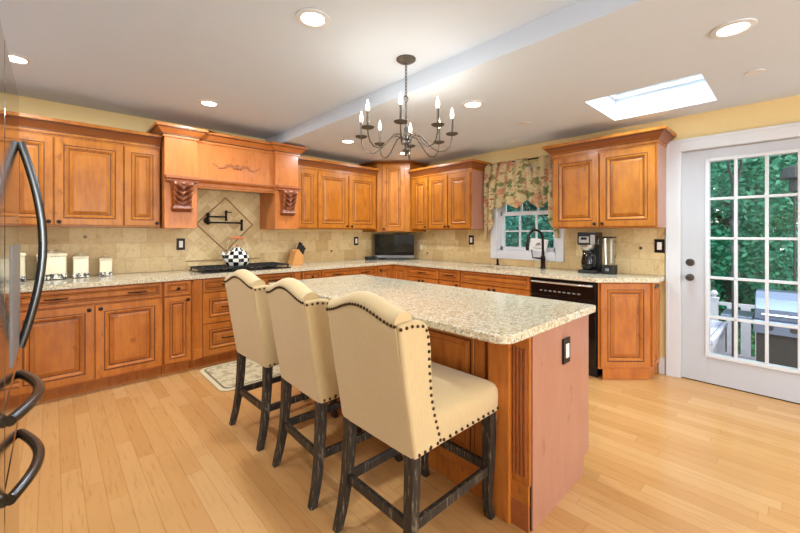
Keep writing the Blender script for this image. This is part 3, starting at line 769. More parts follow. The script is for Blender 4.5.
MB().lathe([(.002, 0), (.022, 0), (.022, .01), (.014, .016), (.013, .05), (.016, .055), (.016, .07), (.002, .072)], n=14).build('base', M['bronze'], sd_, smooth=True)
MB().tube([(0, 0, .065), (-.02, -.01, .082), (-.05, -.03, .085), (-.06, -.036, .074)], [.009, .008, .006, .006], 8).build('nozzle', M['bronze'], sd_, smooth=True)
# little white plaque leaning on the window sill
pq = thing('plaque', 'small white plaque with dark brush marks standing on the window sill by the faucet', 'plaque', (.022, -2.45, 1.10), -PI/2-.12)
MB().box(-.115, 0, 0, .115, .012, .15).build('board', M['plate_white'], pq, rot=(math.radians(-10), .09, 0), bevel=.002)
b = MB(); b.tube([(-.03, -.002, .06), (-.01, -.002, .10), (0, -.002, .07), (.012, -.002, .105), (.03, -.002, .075)], .005, 5); b.tube([(-.06, -.002, .035), (.06, -.002, .038)], .0025, 5)
b.build('brush_mark', M['black_matte'], pq, rot=(math.radians(-10), .09, 0))

# valance
vr = thing('valance', 'cream floral valance with long side tails over the sink window', 'valance', (-.03, -1.795, 0), -PI/2)
MB().tube([(-.005, -.035, 2.185), (.96, -.035, 2.185)], .009, 8).build('rod', M['bronze'], vr, smooth=True)
def valance_layer(nm, zb, amp, yoff, u0, u1, notch=None, nu=150, nv=26, ph=0, ztop=2.20):
    v, f, uvs = [], [], []
    for i in range(nu+1):
        x = u0+(u1-u0)*i/nu; zbot = zb(x)
        for j in range(nv+1):
            t = j/nv; z = ztop+(zbot-ztop)*t
            xx = x+.07*t*math.sin(x*6.7+.6); y = yoff-.034-amp*(.45+.55*t)*(math.sin(xx*58+ph)+.6*math.sin(xx*25+1.7+3*t))-.025*math.sin(PI*t)
            v.append((x, y, z)); uvs.append((x*2.7+3+.25*t, z*2.7, 0))
    for i in range(nu):
        for j in range(nv):
            a = i*(nv+1)+j
            if notch:
                x = u0+(u1-u0)*(i+.5)/nu; z = v[a][2]
                if z > notch(x): continue
            f.append((a, a+nv+1, a+nv+2, a+1))
    me = bpy.data.meshes.new(nm); me.from_pydata(v, [], f)
    uvl = me.uv_layers.new(name='UVMap')
    for lp in me.loops: uvl.data[lp.index].uv = uvs[lp.vertex_index][:2]
    me.materials.append(M['floral'])
    for p in me.polygons: p.use_smooth = True
    o = bpy.data.objects.new(nm, me); COL.objects.link(o); o.parent = vr
    so = o.modifiers.new('thickness', 'SOLIDIFY'); so.thickness = .004
    return o
def zb_main(x):
    return 1.70-.075*abs(math.sin(x*PI/.30+.35))+.02*math.sin(x*23)
valance_layer('swag', zb_main, .024, -.012, .05, .93, notch=lambda x: 9 if abs(x-.655) > .075 else 2.01+abs(x-.655)*2.6)
valance_layer('side_tail', lambda x: 1.20+.30*max(0, (x-.02)/.12), .014, -.004, -.005, .125, nu=40, ph=1)
valance_layer('side_tail', lambda x: 1.26+.28*max(0, (.93-x)/.12), .014, -.004, .845, .955, nu=40, ph=2)

# coffee maker
cf = thing('coffee_maker', 'black and silver drip coffee maker with a glass carafe, left of the blender', 'coffee maker', (-.20, -3.125, .914), -PI/2); cf.scale = (.84, .9, 1.06)
MB().box(-.10, -.11, 0, .10, .10, .03).build('base', M['black_matte'], cf, bevel=.006)
MB().box(-.10, .02, .03, .10, .10, .28).build('water_tank', M['black_matte'], cf, bevel=.006)
hp = MB().box(-.105, -.11, .265, .105, .10, .385).build('brew_head', M['black'], cf, bevel=.008)
MB().box(-.085, -.114, .285, .03, -.109, .345).build('control_panel', M['steel_b'], hp)
MB().box(-.06, -.117, .315, .005, -.113, .338).build('display', M['screen'], hp)
MB().box(.045, -.114, .27, .095, -.109, .36).build('silver_strip', M['steel_b'], hp)
MB().lathe([(.05, 0), (.075, .03), (.078, .05), (.05, .05)], (-.01, -.045, .215), 20).build('filter_basket', M['steel_b'], cf, smooth=True)
ca = MB().lathe([(.05, .032), (.068, .05), (.074, .10), (.062, .16), (.05, .19), (.046, .19), (.058, .16), (.07, .10), (.064, .052), (.002, .036)], (-.01, -.04, 0), 24).build('carafe', M['carafe'], cf, smooth=True)
MB().tube([(.045, -.07, .18), (.085, -.10, .175), (.098, -.11, .13), (.088, -.10, .08), (.06, -.08, .07)], .010, 8).build('carafe_handle', M['black_matte'], ca, smooth=True)
MB().lathe([(.002, .19), (.052, .19), (.05, .205), (.02, .212), (.002, .212)], (-.01, -.04, 0), 20).build('carafe_lid', M['black_matte'], ca, smooth=True)
MB().lathe([(.002, .04), (.06, .04), (.068, .06), (.07, .09), (.002, .09)], (-.01, -.04, 0), 20).build('coffee', M['black_matte'], ca, smooth=True)
# blender
bl = thing('blender', 'clear plastic blender jar on a black base, right of the coffee maker', 'blender', (-.17, -3.292, .914), -PI/2); bl.scale = (.80, .85, 1.04)
MB().prism(rounded(-.072, -.075, .072, .075, (.02,)*4, 4), 0, .085).build('base', M['black_matte'], bl, bevel=.006)
MB().loft([[(x*s, y*s, z) for x, y in rounded(-.062, -.062, .062, .062, (.02,)*4, 4)] for s, z in ((.8, .086), (.92, .16), (1.0, .335))]).build('jar', M['clear'], bl)
MB().prism(rounded(-.066, -.066, .066, .066, (.02,)*4, 4), .336, .352).build('lid', M['black_matte'], bl, bevel=.004)
MB().tube([(.055, 0, .31), (.085, 0, .30), (.088, 0, .2), (.055, 0, .16)], .009, 8).build('handle', M['clear'], bl, smooth=True)
MB().box(-.02, -.078, .03, .02, -.073, .055).build('switch', M['grey_plastic'], bl)
MB().box(.01, .0, .10, .03, .006, .33).build('measuring_strip', M['plate_white'], bl)

# corner screen
tv = thing('television', 'small black television standing in the corner under the tall corner cabinet', 'television', (-.335, -.335, .914), -PI/4)
MB().box(-.30, -.03, .03, .30, .03, .385).build('bezel', M['black'], tv, bevel=.006)
MB().box(-.285, -.032, .072, .285, -.029, .375).build('screen', M['screen'], tv)
MB().box(-.30, -.034, .022, .30, .03, .064).build('speaker_bar', M['grey_plastic'], tv, bevel=.004)
MB().box(-.14, -.09, 0, .14, .07, .022).build('foot', M['black_matte'], tv, bevel=.004)
bx_ = thing('cable_box', 'small flat black box on the worktop left of the corner television', 'box', (-.66, -.17, .914), -.2)
MB().box(-.075, -.06, 0, .075, .06, .05).build('case', M['black_matte'], bx_, bevel=.004)
MB().box(-.05, -.062, .015, .05, -.059, .035).build('front_window', M['screen'], bx_)

# ------------------------------------------------------------------ cooktop, kettle, pot filler, knives, canisters
ck = thing('cooktop', 'black gas cooktop with cast iron grates below the range hood', 'cooktop', (-2.63, -.335, .914))
MB().box(-.47, -.245, 0, .47, .225, .014).build('pan', M['black'], ck, bevel=.004)
for i, x in enumerate((-.31, 0, .31)):
    b = MB()
    for y in (-.20, -.07, .06, .19): b.box(x-.148, y-.006, .034, x+.148, y+.006, .048)
    for xx in (-.148, -.075, 0, .075, .148): b.box(x+xx-.006, -.205, .030, x+xx+.006, .196, .046)
    for xx in (-.142, .142):
        for y in (-.20, .19): b.box(x+xx-.007, y-.007, .014, x+xx+.007, y+.007, .034)
    b.build('grate', M['black_matte'], ck)
for x, y in ((-.31, -.11), (-.31, .1), (0, 0), (.31, -.11), (.31, .1)):
    MB().lathe([(.002, .014), (.05, .014), (.05, .022), (.035, .026), (.035, .03), (.002, .03)], (x, y, 0), 16).build('burner', M['black_matte'], ck, smooth=True)
for i in range(5):
    MB().lathe([(.002, .014), (.018, .014), (.016, .03), (.002, .03)], (-.12+.06*i, -.225, 0), 12).build('knob', M['black_matte'], ck, smooth=True)
kt = thing('kettle', 'black and white checked enamel kettle on the cooktop', 'kettle', (-2.67, -.32, .9622))
kb = MB().lathe([(.002, 0), (.105, 0), (.120, .02), (.126, .06), (.118, .105), (.092, .148), (.05, .176), (.002, .177)], n=28).build('body', M['checker'], kt, smooth=True)
MB().lathe([(.002, .177), (.052, .175), (.05, .188), (.03, .199), (.002, .203)], n=20).build('lid', M['checker'], kt, smooth=True)
MB().lathe([(.002, .203), (.008, .203), (.012, .209), (.014, .218), (.008, .226), (.002, .227)], n=10).build('lid_knob', M['terracotta'], kt, smooth=True)
MB().tube([(-.095, 0, .055), (-.13, 0, .085), (-.145, 0, .12), (-.16, 0, .145)], [.03, .022, .017, .015], 12).build('spout', M['checker'], kt, smooth=True)
pts = [(-.085, 0, .12), (-.105, 0, .19), (-.095, 0, .26), (-.065, 0, .295)]
b = MB().tube(pts, .004, 6); b.tube([(-x, y, z) for x, y, z in pts], .004, 6); b.build('bail', M['chrome'], kt, smooth=True)
MB().tube([(-.07, 0, .295), (-.03, 0, .300), (.03, 0, .300), (.07, 0, .295)], [.012, .015, .015, .012], 10).build('grip', M['terracotta'], kt, smooth=True)
pf = thing('pot_filler', 'dark bronze folding pot filler on the tiles above the cooktop', 'pot filler', (-2.895, -.010, 1.455))
b = MB().lathe([(.002, 0), (.034, 0), (.034, .008), (.018, .014), (.018, .05), (.002, .05)], n=16); b.build('wall_flange', M['bronze'], pf, rot=(PI/2, 0, 0), smooth=True)
b = MB().lathe([(.002, -.045), (.016, -.045), (.02, -.03), (.014, -.02), (.014, .055), (.02, .062), (.016, .085), (.002, .088)], (0, -.055, 0), 14); b.build('post', M['bronze'], pf, smooth=True)
MB().tube([(0, -.055, .045), (.19, -.065, .045)], .010, 10).build('upper_arm', M['bronze'], pf, smooth=True)
b = MB().lathe([(.002, -.02), (.017, -.02), (.012, -.01), (.012, .07), (.018, .075), (.012, .10), (.002, .10)], (.19, -.065, .02), 14); b.tube([(.19, -.065, .10), (.25, -.07, .10)], .006, 6); b.build('elbow_valve', M['bronze'], pf, smooth=True)
MB().tube([(0, -.055, -.022), (.19, -.09, -.022), (.35, -.10, -.022)], .010, 10).build('lower_arm', M['bronze'], pf, smooth=True)
b = MB().lathe([(.002, -.09), (.018, -.09), (.014, -.07), (.013, .01), (.018, .02), (.012, .04), (.002, .04)], (.35, -.10, -.022), 14); b.tube([(.35, -.10, -.03), (.30, -.12, -.03)], .006, 6); b.build('spout', M['bronze'], pf, smooth=True)

kn = thing('knife_block', 'beech knife block with black handled knives right of the cooktop', 'knife block', (-1.90, -.20, .914), .25)
MB().prism([(-.10, 0), (.075, 0), (.085, .105), (.0, .20), (-.045, .175)], -.05, .05, 'y').build('block', M['block_wood'], kn, bevel=.004)
k = 0
for row, (bx0, bz0) in enumerate(((.065, .118), (.04, .145), (.012, .175))):
    for yy in (-.034, -.003, .028):
        L = .105+.014*((k*7) % 3); k += 1
        d = Vector((.42, (yy+.003)*2.2, .90)).normalized(); p0 = Vector((bx0, yy, bz0)); p1 = p0+d*L
        MB().tube([tuple(p0), tuple(p0+d*.01), tuple(p0+d*L*.6), tuple(p1)], [.010, .014, .012, .015], 8).build('knife', M['black_matte'], kn, smooth=True)
        if k >= 8: break

def canister(x, y, w, h, label):
    t = thing('canister', label, 'canister', (x, y, .914), 0, 'ceramic canisters on the left worktop')
    hw = w/2; bh = h*.2
    b = MB().prism(rounded(-hw*1.03, -hw*1.03, hw*1.03, hw*1.03, (hw*.15,)*4, 4), .006, bh)
    for sx in (-1, 1):
        for sy in (-1, 1): b.ball((sx*hw*.8, sy*hw*.8, .006), .008, 6, 4)
    b.build('patterned_base', M['mosaic'], t)
    MB().prism(rounded(-hw, -hw, hw, hw, (hw*.15,)*4, 4), bh, h*.80).build('body', M['ceramic'], t, bevel=.003)
    l = MB().loft([[(px*s, py*s, z) for px, py in rounded(-hw, -hw, hw, hw, (hw*.15,)*4, 4)] for s, z in ((1.04, h*.80), (1.06, h*.84), (1.0, h*.90), (.55, h*.95))]).build('lid', M['ceramic'], t, bevel=.002)
    b = MB()
    n = 9
    for i in range(n):
        b.ball((-hw+2*hw*(i+.5)/n, -hw*1.02, h*.805), w*.022, 6, 4)
    b.build('beaded_rim', M['mosaic'], l)
    MB().lathe([(.002, 0), (w*.09, 0), (w*.08, h*.04), (w*.14, h*.07), (w*.10, h*.10), (.002, h*.105)], (0, 0, h*.94), 12).build('lid_knob', M['ceramic'], l, smooth=True)
    return t
canister(-4.425, -.145, .20, .265, 'cream ceramic canister partly hidden behind the fridge handle, leftmost of the four')
canister(-4.165, -.135, .185, .250, 'largest fully visible cream canister, second from the left of the four')
canister(-3.976, -.135, .110, .215, 'medium cream ceramic canister, third from the left of the four')
canister(-3.800, -.125, .094, .185, 'smallest cream ceramic canister, rightmost of the four')

# ------------------------------------------------------------------ fridge
fr = thing('refrigerator', 'mirror bright stainless refrigerator with bowed handles at the left edge', 'refrigerator', (-4.2345, -2.982, 0), PI/2)
# local x runs towards +y (world), local y towards -x (into the fridge); the far edge is local x = 0
FH = 1.715
MB().box(-.905, .062, .05, 0, .80, FH-.01).build('case', M['grey_plastic'], fr)
dr = MB().box(-.456, 0, .955, -.002, .058, FH).build('door', M['steel'], fr, bevel=.006)
m1 = MB().box(-.456, 0, .785, -.002, .058, .948).build('drawer', M['steel'], fr, bevel=.006)
m2 = MB().box(-.456, 0, .07, -.002, .058, .778).build('drawer', M['steel'], fr, bevel=.006)
MB().box(-.905, 0, .07, -.462, .058, FH).build('door', M['steel'], fr, bevel=.006)
MB().box(-.88, .03, 0, -.02, .70, .05).build('kick_plate', M['black_matte'], fr)
hx = -.052
pts = []
for i in range(17):
    t_ = i/16; pts.append((hx, -.004-.047*math.sin(PI*t_)**.95, .985+.585*t_))
MB().tube(pts, .0105, 10).build('handle', M['slate_metal'], dr, smooth=True)
for o, z in ((m1, .905), (m2, .735)):
    pts = []
    for i in range(17):
        t_ = i/16; pts.append((-.04-.37*t_, -.004-.042*math.sin(PI*t_)**.95, z))
    MB().tube(pts, .012, 10).build('handle', M['slate_metal'], o, smooth=True)
MB().box(-.30, -.003, .99, -.02, .001, 1.28).build('dispenser_panel', M['grey_plastic'], dr, bevel=.001)

# ------------------------------------------------------------------ rug
rg = thing('rug', 'beige patterned runner with rounded corners on the floor in front of the cooktop', 'rug', (-2.60, -.985, 0))
MB().prism(rounded(-.55, -.35, .55, .35, (.08,)*4), .001, .010).build('binding', M['rug_edge'], rg, bevel=.003)
MB().prism(rounded(-.515, -.315, .515, .315, (.06,)*4), .010, .0115).build('border_stripe', M['rug_line'], rg)
MB().prism(rounded(-.50, -.30, .50, .30, (.055,)*4), .0115, .0125).build('woven_field', M['rug'], rg)

# ------------------------------------------------------------------ counter stools (face +x)
def make_stool(label):
    t = thing('counter_stool', label, 'stool', (0, 0, 0), 0, 'nailhead counter stools along the island')
    hw = .228
    def xb(z): return -.258-.085*max(0, (z-.487)/.503)
    def ztop(y):
        u = min(abs(y)/.215, 1); return .996+.050*(.5+.5*math.cos(PI*u))**.85
    # back shell
    loops = []; NY = 28
    for i in range(NY+1):
        y = -hw+.012+(2*hw-.024)*i/NY; zt = ztop(y); L = []
        for k in range(9): z = .487+(zt-.487)*k/8; L.append((xb(z), y, z))
        cx = xb(zt)+.043
        for k in range(1, 8):
            a = PI-PI*k/8; L.append((cx+.043*math.cos(a)+.003, y, zt+.034*math.sin(a)))
        for k in range(9): z = zt-(zt-.60)*k/8; L.append((xb(z)+.086, y, z))
        L.append((xb(.56)+.086, y, .555)); L.append((-.18, y, .487))
        loops.append(L)
    b = MB().loft(loops)
    # wings
    side = [(-.257, .487), (-.105, .491), (-.118, .56), (-.138, .62), (-.156, .69), (-.164, .78), (-.168, .88), (-.174, .93), (-.188, .965), (-.214, .988), (-.27, .996), (-.338, .991), (xb(.75), .75)]
    def nail(m, p, r=.0068): m.ball(p, r, 7, 4, 1)
    for i in range(25):
        y = -hw+.012+(2*hw-.024)*i/24; z = ztop(y)-.012; nail(b, (xb(z)-.001, y, z))
    back = b.build('backrest', [M['fabric'], M['nail']], t, smooth=50)
    for s in (-1, 1):
        w = MB(); y0, y1 = s*(hw-.030), s*(hw+.006)
        w.prism([(x, z) for x, z in side], min(y0, y1), max(y0, y1), 'y')
        nw = len(w.v); ys = s*(hw+.007)
        path = [(-.330, .975), (-.27, .977), (-.216, .968), (-.194, .945), (-.188, .90), (-.184, .80), (-.174, .70), (-.158, .63), (-.138, .565), (-.122, .515)]
        seg = [((Vector(path[i+1])-Vector(path[i])).length) for i in range(len(path)-1)]; tot = sum(seg); N = 21
        for k in range(N+1):
            d = tot*k/N; i = 0
            while i < len(seg)-1 and d > seg[i]: d -= seg[i]; i += 1
            p = Vector(path[i]).lerp(Vector(path[i+1]), min(1, d/seg[i])); nail(w, (p.x, ys, p.y))
        for k in range(3): nail(w, (-.238+.03*k, ys, .503))
        wo = w.build('wing', [M['fabric'], M['nail']], back, bevel=.012, seg=3, smooth=40)
        g = wo.vertex_groups.new(name='rim'); g.add(list(range(nw)), 1.0, 'REPLACE')
        md = wo.modifiers['bevel']; md.limit_method = 'VGROUP'; md.vertex_group = 'rim'
    # seat
    loops = []
    def ring(hx0, hx1, h, z, r=.035):
        return [(x, y, z) for x, y in rounded(hx0, -h, hx1, h, (r,)*4, 5)]
    loops = [ring(-.20, .300, .226, .491), ring(-.20, .312, .232, .498), ring(-.20, .314, .234, .57), ring(-.20, .312, .232, .592), ring(-.19, .30, .222, .612), ring(-.16, .255, .18, .632), ring(-.10, .17, .11, .645), ring(-.05, .10, .05, .648, .02)]
    n = MB().loft(loops)
    for s in (-1, 1):
        for k in range(13): nail(n, (-.175+.455*k/12, s*.2345, .508))
    for k in range(14): nail(n, (.3145, -.19+.38*k/13, .508))
    n.build('seat', [M['fabric'], M['nail']], t, smooth=60)
    # legs
    def leg(path, sz):
        loops = []
        for (x, y, z), h in zip(path, sz): loops.append([(x-h, y-h, z), (x+h, y-h, z), (x+h, y+h, z), (x-h, y+h, z)])
        return MB().loft(loops).build('leg', M['legwood'], t, bevel=.004)
    for s in (-1, 1):
        leg([(-.235, s*.198, .492), (-.240, s*.199, .35), (-.250, s*.203, .22), (-.268, s*.210, .10), (-.292, s*.214, 0)], [.024, .023, .021, .0195, .018])
        leg([(.262, s*.196, .492), (.268, s*.198, .40), (.258, s*.199, .22), (.248, s*.200, .08), (.256, s*.202, .03), (.266, s*.203, 0)], [.027, .025, .021, .018, .019, .018])
        MB().box(-.238, s*.199-.011, .205, .252, s*.199+.011, .245).build('stretcher', M['legwood'], t, bevel=.003)
    MB().box(-.258, -.19, .205, -.236, .19, .245).build('stretcher', M['legwood'], t, bevel=.003)
    MB().box(.245, -.19, .215, .267, .19, .255).build('stretcher', M['legwood'], t, bevel=.003)
    return t
st = make_stool('beige nailhead counter stool nearest the viewer, at the near end of the island')
st.location = (-2.952, -3.378, 0)
for (x, y, a, lb) in ((-2.958, -2.765, -2.0, 'beige nailhead counter stool in the middle of the three along the island'), (-2.962, -2.105, 2.0, 'beige nailhead counter stool farthest from the viewer, nearest the cooktop rug')):
    o = copy_tree(st); o.location = (x, y, 0); o.rotation_euler = (0, 0, math.radians(a)); o['label'] = lb

# ------------------------------------------------------------------ chandelier
ch = thing('chandelier', 'pewter eight candle chandelier hanging over the island', 'chandelier', (-2.416, -2.743, 0))
MB().lathe([(.002, 2.49), (.066, 2.49), (.066, 2.482), (.05, 2.470), (.012, 2.462), (.002, 2.462)], n=28).build('canopy', M['pewter'], ch, smooth=True)
b = MB(); z = 2.462; k = 0
while z > 2.235:
    r = .010; pts = []
    for i in range(13):
        a = 2*PI*i/12; d = (r*.75*math.cos(a), r*1.5*math.sin(a))
        pts.append((d[0], 0, z-.014+d[1]) if k % 2 == 0 else (0, d[0], z-.014+d[1]))
    b.tube(pts, .0024, 5); z -= .022; k += 1
b.tube([(.018*math.cos(2*PI*i/12), 0, 2.222+.02*math.sin(2*PI*i/12)) for i in range(13)], .003, 5)
b.build('chain', M['pewter'], ch, smooth=True)
MB().lathe([(.002, 2.205), (.006, 2.205), (.007, 2.03), (.014, 2.02), (.012, 2.0), (.009, 1.99), (.012, 1.95), (.020, 1.935), (.022, 1.92), (.012, 1.905), (.010, 1.885), (.026, 1.875), (.026, 1.868), (.012, 1.86), (.014, 1.85), (.006, 1.835), (.002, 1.833)], n=16).build('stem', M['pewter'], ch, smooth=True)
th0 = math.atan2(cam.location.y+2.743, cam.location.x+2.416)-math.radians(6)
RAD = .308
for i in range(8):
    a = th0+i*PI/4; ca_, sa = math.cos(a), math.sin(a)
    prof = [(.012, 1.925), (.03, 1.955), (.06, 1.972), (.095, 1.965), (.135, 1.93), (.175, 1.885), (.22, 1.858), (.262, 1.862), (.292, 1.89), (.305, 1.93), (RAD, 1.962)]
    arm = MB().tube([(r*ca_, r*sa, z) for r, z in prof], .0044, 7).build('arm', M['pewter'], ch, smooth=True)
    c = (RAD*ca_, RAD*sa, 0)
    MB().lathe([(.002, 1.958), (.012, 1.96), (.036, 1.968), (.042, 1.976), (.038, 1.976), (.012, 1.970), (.002, 1.97)], c, 18).build('candle_dish', M['pewter'], arm, smooth=True)
    MB().lathe([(.002, 1.97), (.009, 1.97), (.009, 2.075), (.002, 2.075)], c, 12).build('candle_sleeve', M['pewter'], arm, smooth=True)
    bu = MB().lathe([(.004, 2.076), (.010, 2.082), (.0125, 2.098), (.0105, 2.114), (.005, 2.132), (.002, 2.148)], c, 12).build('bulb', M['bulb'], arm, smooth=True)
    add_light('bulb_glow', 'POINT', (c[0], c[1], 2.155), .55, (1, .92, .78), .02, parent=ch)

# ------------------------------------------------------------------ recessed ceiling lights
def downlight(x, y, z, label, on=True, e=9.0):
    t = thing('recessed_light', label, 'ceiling light', (x, y, z), 0, 'recessed ceiling lights')
    MB().lathe([(.060, -.001), (.092, -.001), (.090, -.007), (.066, -.010), (.060, -.004)], n=32).build('trim_ring', M['white'], t, smooth=True)
    MB().lathe([(.002, -.002), (.062, -.002), (.062, -.005), (.002, -.006)], n=28).build('lens', M['lens'] if on else M['grey_plastic'], t)
    if on: add_light('lamp_glow', 'AREA', (0, 0, -.014), e, (.88, .95, 1.0), .11, parent=t)
    return t
downlight(-3.121, -2.738, ZH, 'lit recessed light in the higher ceiling nearest the viewer, left of the chandelier')
downlight(-4.351, -.951, ZH, 'lit recessed light in the higher ceiling at the far left, near the fridge')
downlight(-3.128, -.917, ZH, 'lit recessed light in the higher ceiling in front of the range hood')
downlight(-1.655, -2.743, ZL, 'lit recessed light in the lower ceiling just right of the chandelier')
downlight(-1.696, -1.045, ZL, 'lit recessed light in the lower ceiling left of the corner, seen left under the chandelier')
downlight(-.782, -1.034, ZL, 'lit recessed light in the lower ceiling by the tall corner cabinet')
downlight(-1.606, -4.325, ZL, 'lit recessed light in the lower ceiling near the skylight, at the upper right', e=1.6)
downlight(-4.351, -2.738, ZH, 'added fill light, out of view, in the higher ceiling in front of the refrigerator')  # added lamp outside the view, brightens the stool backs
downlight(-3.12, -6.8, ZH, 'added fill light, out of view, in the higher ceiling behind the viewer')  # added lamp behind the camera, continues the grid to fill the room
def ceiling_disc(x, y, label):
    t = thing('ceiling_speaker', label, 'ceiling fitting', (x, y, ZL), 0, 'small unlit ceiling fittings')
    MB().lathe([(.036, -.001), (.052, -.001), (.050, -.006), (.036, -.007)], n=24).build('rim', M['white'], t, smooth=True)
    MB().lathe([(.002, -.001), (.038, -.001), (.036, -.004), (.002, -.004)], n=20).build('grille', M['grey_plastic'], t)
ceiling_disc(-.804, -4.363, 'small grey unlit ceiling fitting between the skylight and the door')
ceiling_disc(-.861, -2.773, 'small grey unlit ceiling fitting left of the skylight, nearer the viewer of the pair')
ceiling_disc(-.311, -2.341, 'small grey unlit ceiling fitting above the sink window')

# ------------------------------------------------------------------ outdoors
GZ = -.50
struct(MB().box(.16, -9, GZ-.05, 2.95, 3, GZ).build('deck', M['deck']), 'weathered grey board deck outside the glazed door', 'deck')
struct(MB().box(2.95, -30, -1.35, 60, 30, -1.30).build('lawn', M['grass']), 'green lawn sloping away beyond the deck', 'lawn')
rl = thing('deck_railing', 'weathered grey deck railing with a ball topped post beyond the grill', 'railing', (2.75, -3.74, GZ))
def rail_run(y0, y1):
    MB().box(-.03, y0, .80, .03, y1, .84).build('top_rail', M['deckwood'], rl); MB().box(-.02, y0, .10, .02, y1, .14).build('bottom_rail', M['deckwood'], rl)
    n = int(abs(y1-y0)/.14)
    b = MB()
    for i in range(1, n): y = y0+(y1-y0)*i/n; b.box(-.05, y-.05, .14, -.03, y+.05, .80)
    b.build('pickets', M['deckwood'], rl)
rail_run(-.05, -4.2)
for y in (0, -2.1, -4.2):
    b = MB().box(-.045, y-.045, 0, .045, y+.045, .88); b.box(-.055, y-.055, .88, .055, y+.055, .90)
    o = b.build('post', M['deckwood'], rl)
    MB().lathe([(.002, .90), (.03, .90), (.02, .915), (.045, .945), (.045, .965), (.02, 1.0), (.002, 1.002)], (0, y, 0), 14).build('finial', M['deckwood'], o, smooth=True)
gr = thing('grill', 'stainless gas grill with a hooded lid on the deck outside the glazed door', 'grill', (1.55, -4.62, GZ), -PI/2)
MB().box(-.38, .02, .10, .38, .52, .72).build('cabinet', M['black_matte'], gr)
MB().box(-.40, -.02, .76, .40, .55, .86).build('firebox', M['grill_steel'], gr, bevel=.006)
lid = [(-.0, .86), (.0, .98), (.05, 1.09), (.16, 1.16), (.38, 1.16), (.50, 1.08), (.53, .86)]
ld = MB().loft([[(x, y, z) for y, z in lid] for x in (-.39, .39)]).build('lid', M['grill_steel'], gr, bevel=.01)
MB().tube([(-.33, -.01, .93), (-.33, -.05, .93), (.33, -.05, .93), (.33, -.01, .93)], .012, 8).build('handle', M['chrome'], ld, smooth=True)
MB().ball((.05, .03, 1.075), .03, 14, 6, sc=(1.4, .35, .7)).build('badge', M['plate_white'], ld, smooth=True)
pn = MB().box(-.40, -.05, .72, .40, .0, .86).build('control_panel', M['grill_steel'], gr, bevel=.006)
for x in (-.27, -.09, .09, .27):
    MB().lathe([(.002, 0), (.03, 0), (.026, .03), (.002, .032)], (0, 0, 0), 14).build('knob', M['black_matte'], pn, (x, -.05, .79), (PI/2, 0, 0), smooth=True)
for x0, x1 in ((-.68, -.41), (.41, .68)):
    MB().box(x0, 0, .84, x1, .45, .87).build('side_shelf', M['grill_steel'], gr, bevel=.004)
for x in (-.36, .36):
    for y in (.05, .47): MB().box(x-.02, y-.02, 0, x+.02, y+.02, .10).build('leg', M['black_matte'], gr)
tb = thing('deck_bench', 'weathered grey wooden bench table on the deck below the railing', 'bench', (1.42, -3.74, GZ))
MB().box(-.60, -.22, .66, .60, .42, .70).build('top', M['deck'], tb, bevel=.004)
for x in (-.52, .52):
    for y in (-.16, .36): MB().box(x-.04, y-.04, 0, x+.04, y+.04, .66).build('leg', M['deckwood'], tb)
MB().box(-.52, .34, .54, .52, .38, .64).build('apron', M['deckwood'], tb); MB().box(-.52, -.18, .54, .52, -.14, .64).build('apron', M['deckwood'], tb)
po = thing('garden_pole', 'tall black pole with a forked top standing on the deck, through the middle door panes', 'pole', (.98, -4.113, GZ))
MB().lathe([(.002, 0), (.12, 0), (.10, .03), (.03, .06), (.026, .10), (.026, 2.28), (.002, 2.28)], n=14).build('shaft', M['black_matte'], po, smooth=True)
for z in (1.35, 1.62, 1.88): MB().lathe([(.002, z), (.036, z), (.040, z+.03), (.036, z+.07), (.002, z+.07)], n=12).build('collar', M['black_matte'], po, smooth=True)
for s in (-1, 1): MB().tube([(0, 0, 2.25), (s*.006, s*.02, 2.36), (s*.015, s*.05, 2.50), (s*.012, s*.045, 2.66)], [.02, .016, .012, .01], 8).build('fork', M['black_matte'], po, smooth=True)
bf = thing('bird_feeder', 'black roofed bird feeder on a thin pole, at the right edge of the door glass', 'bird feeder', (3.2, -4.53, -1.30))
MB().lathe([(.002, 0), (.014, 0), (.014, 3.35), (.002, 3.35)], n=10).build('pole', M['black_matte'], bf, smooth=True)
MB().lathe([(.002, 3.36), (.16, 3.36), (.11, 3.50), (.03, 3.54), (.002, 3.54)], n=12).build('roof', M['black_matte'], bf)
MB().lathe([(.002, 3.18), (.06, 3.18), (.05, 3.36), (.002, 3.36)], n=12).build('seed_tube', M['black_matte'], bf, smooth=True)

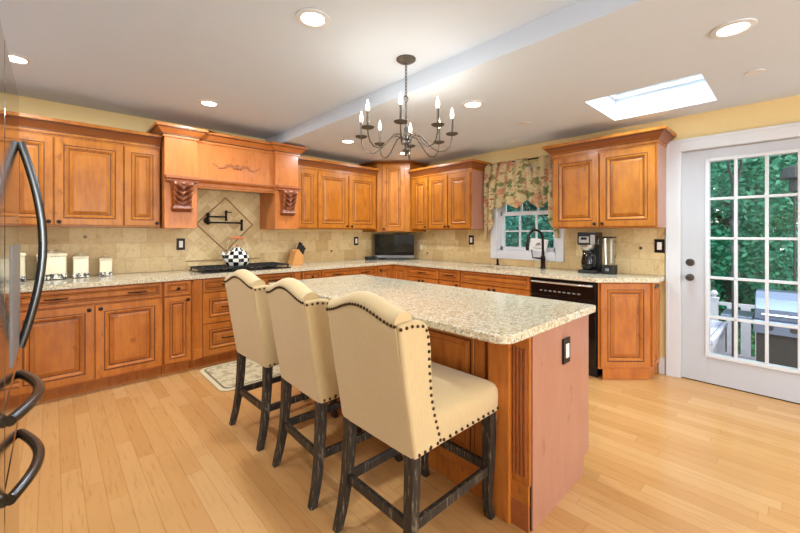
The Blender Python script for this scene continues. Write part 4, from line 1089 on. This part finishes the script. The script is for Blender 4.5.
def leaf_mesh(name, clumps, n, size, mat, rnd):
    v, f = [], []
    for _ in range(n):
        cx, cy, cz, r = rnd.choice(clumps)
        d = Vector((rnd.gauss(0, 1), rnd.gauss(0, 1), rnd.gauss(0, 1))).normalized()*r*(rnd.random()**.33)
        p = Vector((cx, cy, cz))+d
        a = Vector((rnd.gauss(0, 1), rnd.gauss(0, 1), rnd.gauss(0, .6))).normalized(); bb = a.cross(Vector((rnd.gauss(0, 1), rnd.gauss(0, 1), rnd.gauss(0, 1)))).normalized()
        s = size*(.6+.8*rnd.random()); k = len(v)
        v += [tuple(p-a*s), tuple(p+bb*s*.5), tuple(p+a*s), tuple(p-bb*s*.5)]; f.append((k, k+1, k+2, k+3))
    me = bpy.data.meshes.new(name); me.from_pydata(v, [], f); me.materials.append(mat)
    return me
def make_tree(kind, H, R, mat, n, label, lsize=.052):
    rnd = random.Random(kind*13+5)
    t = thing('tree', label, 'tree', (0, 0, 0), 0, 'trees beyond the deck')
    b = MB(); b.tube([(0, 0, 0), (.03, .02, H*.3), (-.05, .03, H*.6), (0, 0, H*.9)], [.14, .11, .07, .03], 9)
    cl = []
    for i in range(26):
        a = rnd.random()*2*PI; z = H*(.10+.85*i/26); rr = R*(.35+.65*math.sin(PI*min(1, .2+.75*i/26)))*rnd.random()**.5
        cl.append((rr*math.cos(a), rr*math.sin(a), z, R*(.28+.2*rnd.random())))
        if i % 3 == 0: b.tube([(0, 0, z*.8), (rr*.5*math.cos(a), rr*.5*math.sin(a), z*.92), (rr*math.cos(a), rr*math.sin(a), z)], [.05, .03, .012], 6)
    b.build('trunk', M['bark'], t, smooth=True)
    o = bpy.data.objects.new('foliage', leaf_mesh('foliage', cl, n, lsize, mat, rnd)); COL.objects.link(o); o.parent = t
    return t
protos = [make_tree(0, 7.0, 1.6, M['leaf_a'], 42000, ''), make_tree(1, 8.0, 1.7, M['leaf_b'], 42000, ''), make_tree(2, 6.6, 1.5, M['leaf_c'], 42000, '')]
spots = [(5.9, -3.6, 0, 'dark green leafy tree closest to the deck, seen through the door panes'),
         (9.8, -4.9, 1, 'lighter green leafy tree behind the grill, seen through the right door panes'),
         (9.6, -.9, 2, 'teal green tree farther back, seen past the nearer one through the left door panes'),
         (5.9, .6, 2, 'teal green tree seen through the left half of the sink window'),
         (9.5, 3.2, 0, 'dark green tree behind, seen through the middle of the sink window'),
         (5.8, 4.7, 1, 'lighter green tree at the left edge of the sink window')]
used = set()
for x, y, k, lb in spots:
    o = protos[k] if k not in used else copy_tree(protos[k]); used.add(k)
    o.location = (x, y, -1.30); o.rotation_euler = (0, 0, x*3.1+y); o['label'] = lb
rnd = random.Random(3)
cl = [(14.5+rnd.random()*2.5, -14+.9*i+rnd.random()*.5, -1.3+.85*j+rnd.random()*.4, .9) for i in range(38) for j in range(10)]
o = bpy.data.objects.new('woodland', leaf_mesh('woodland', cl, 60000, .17, M['leaf_b'], rnd)); COL.objects.link(o)
tag(o, 'dense green woodland closing the view far behind the deck', 'woodland', kind='stuff')
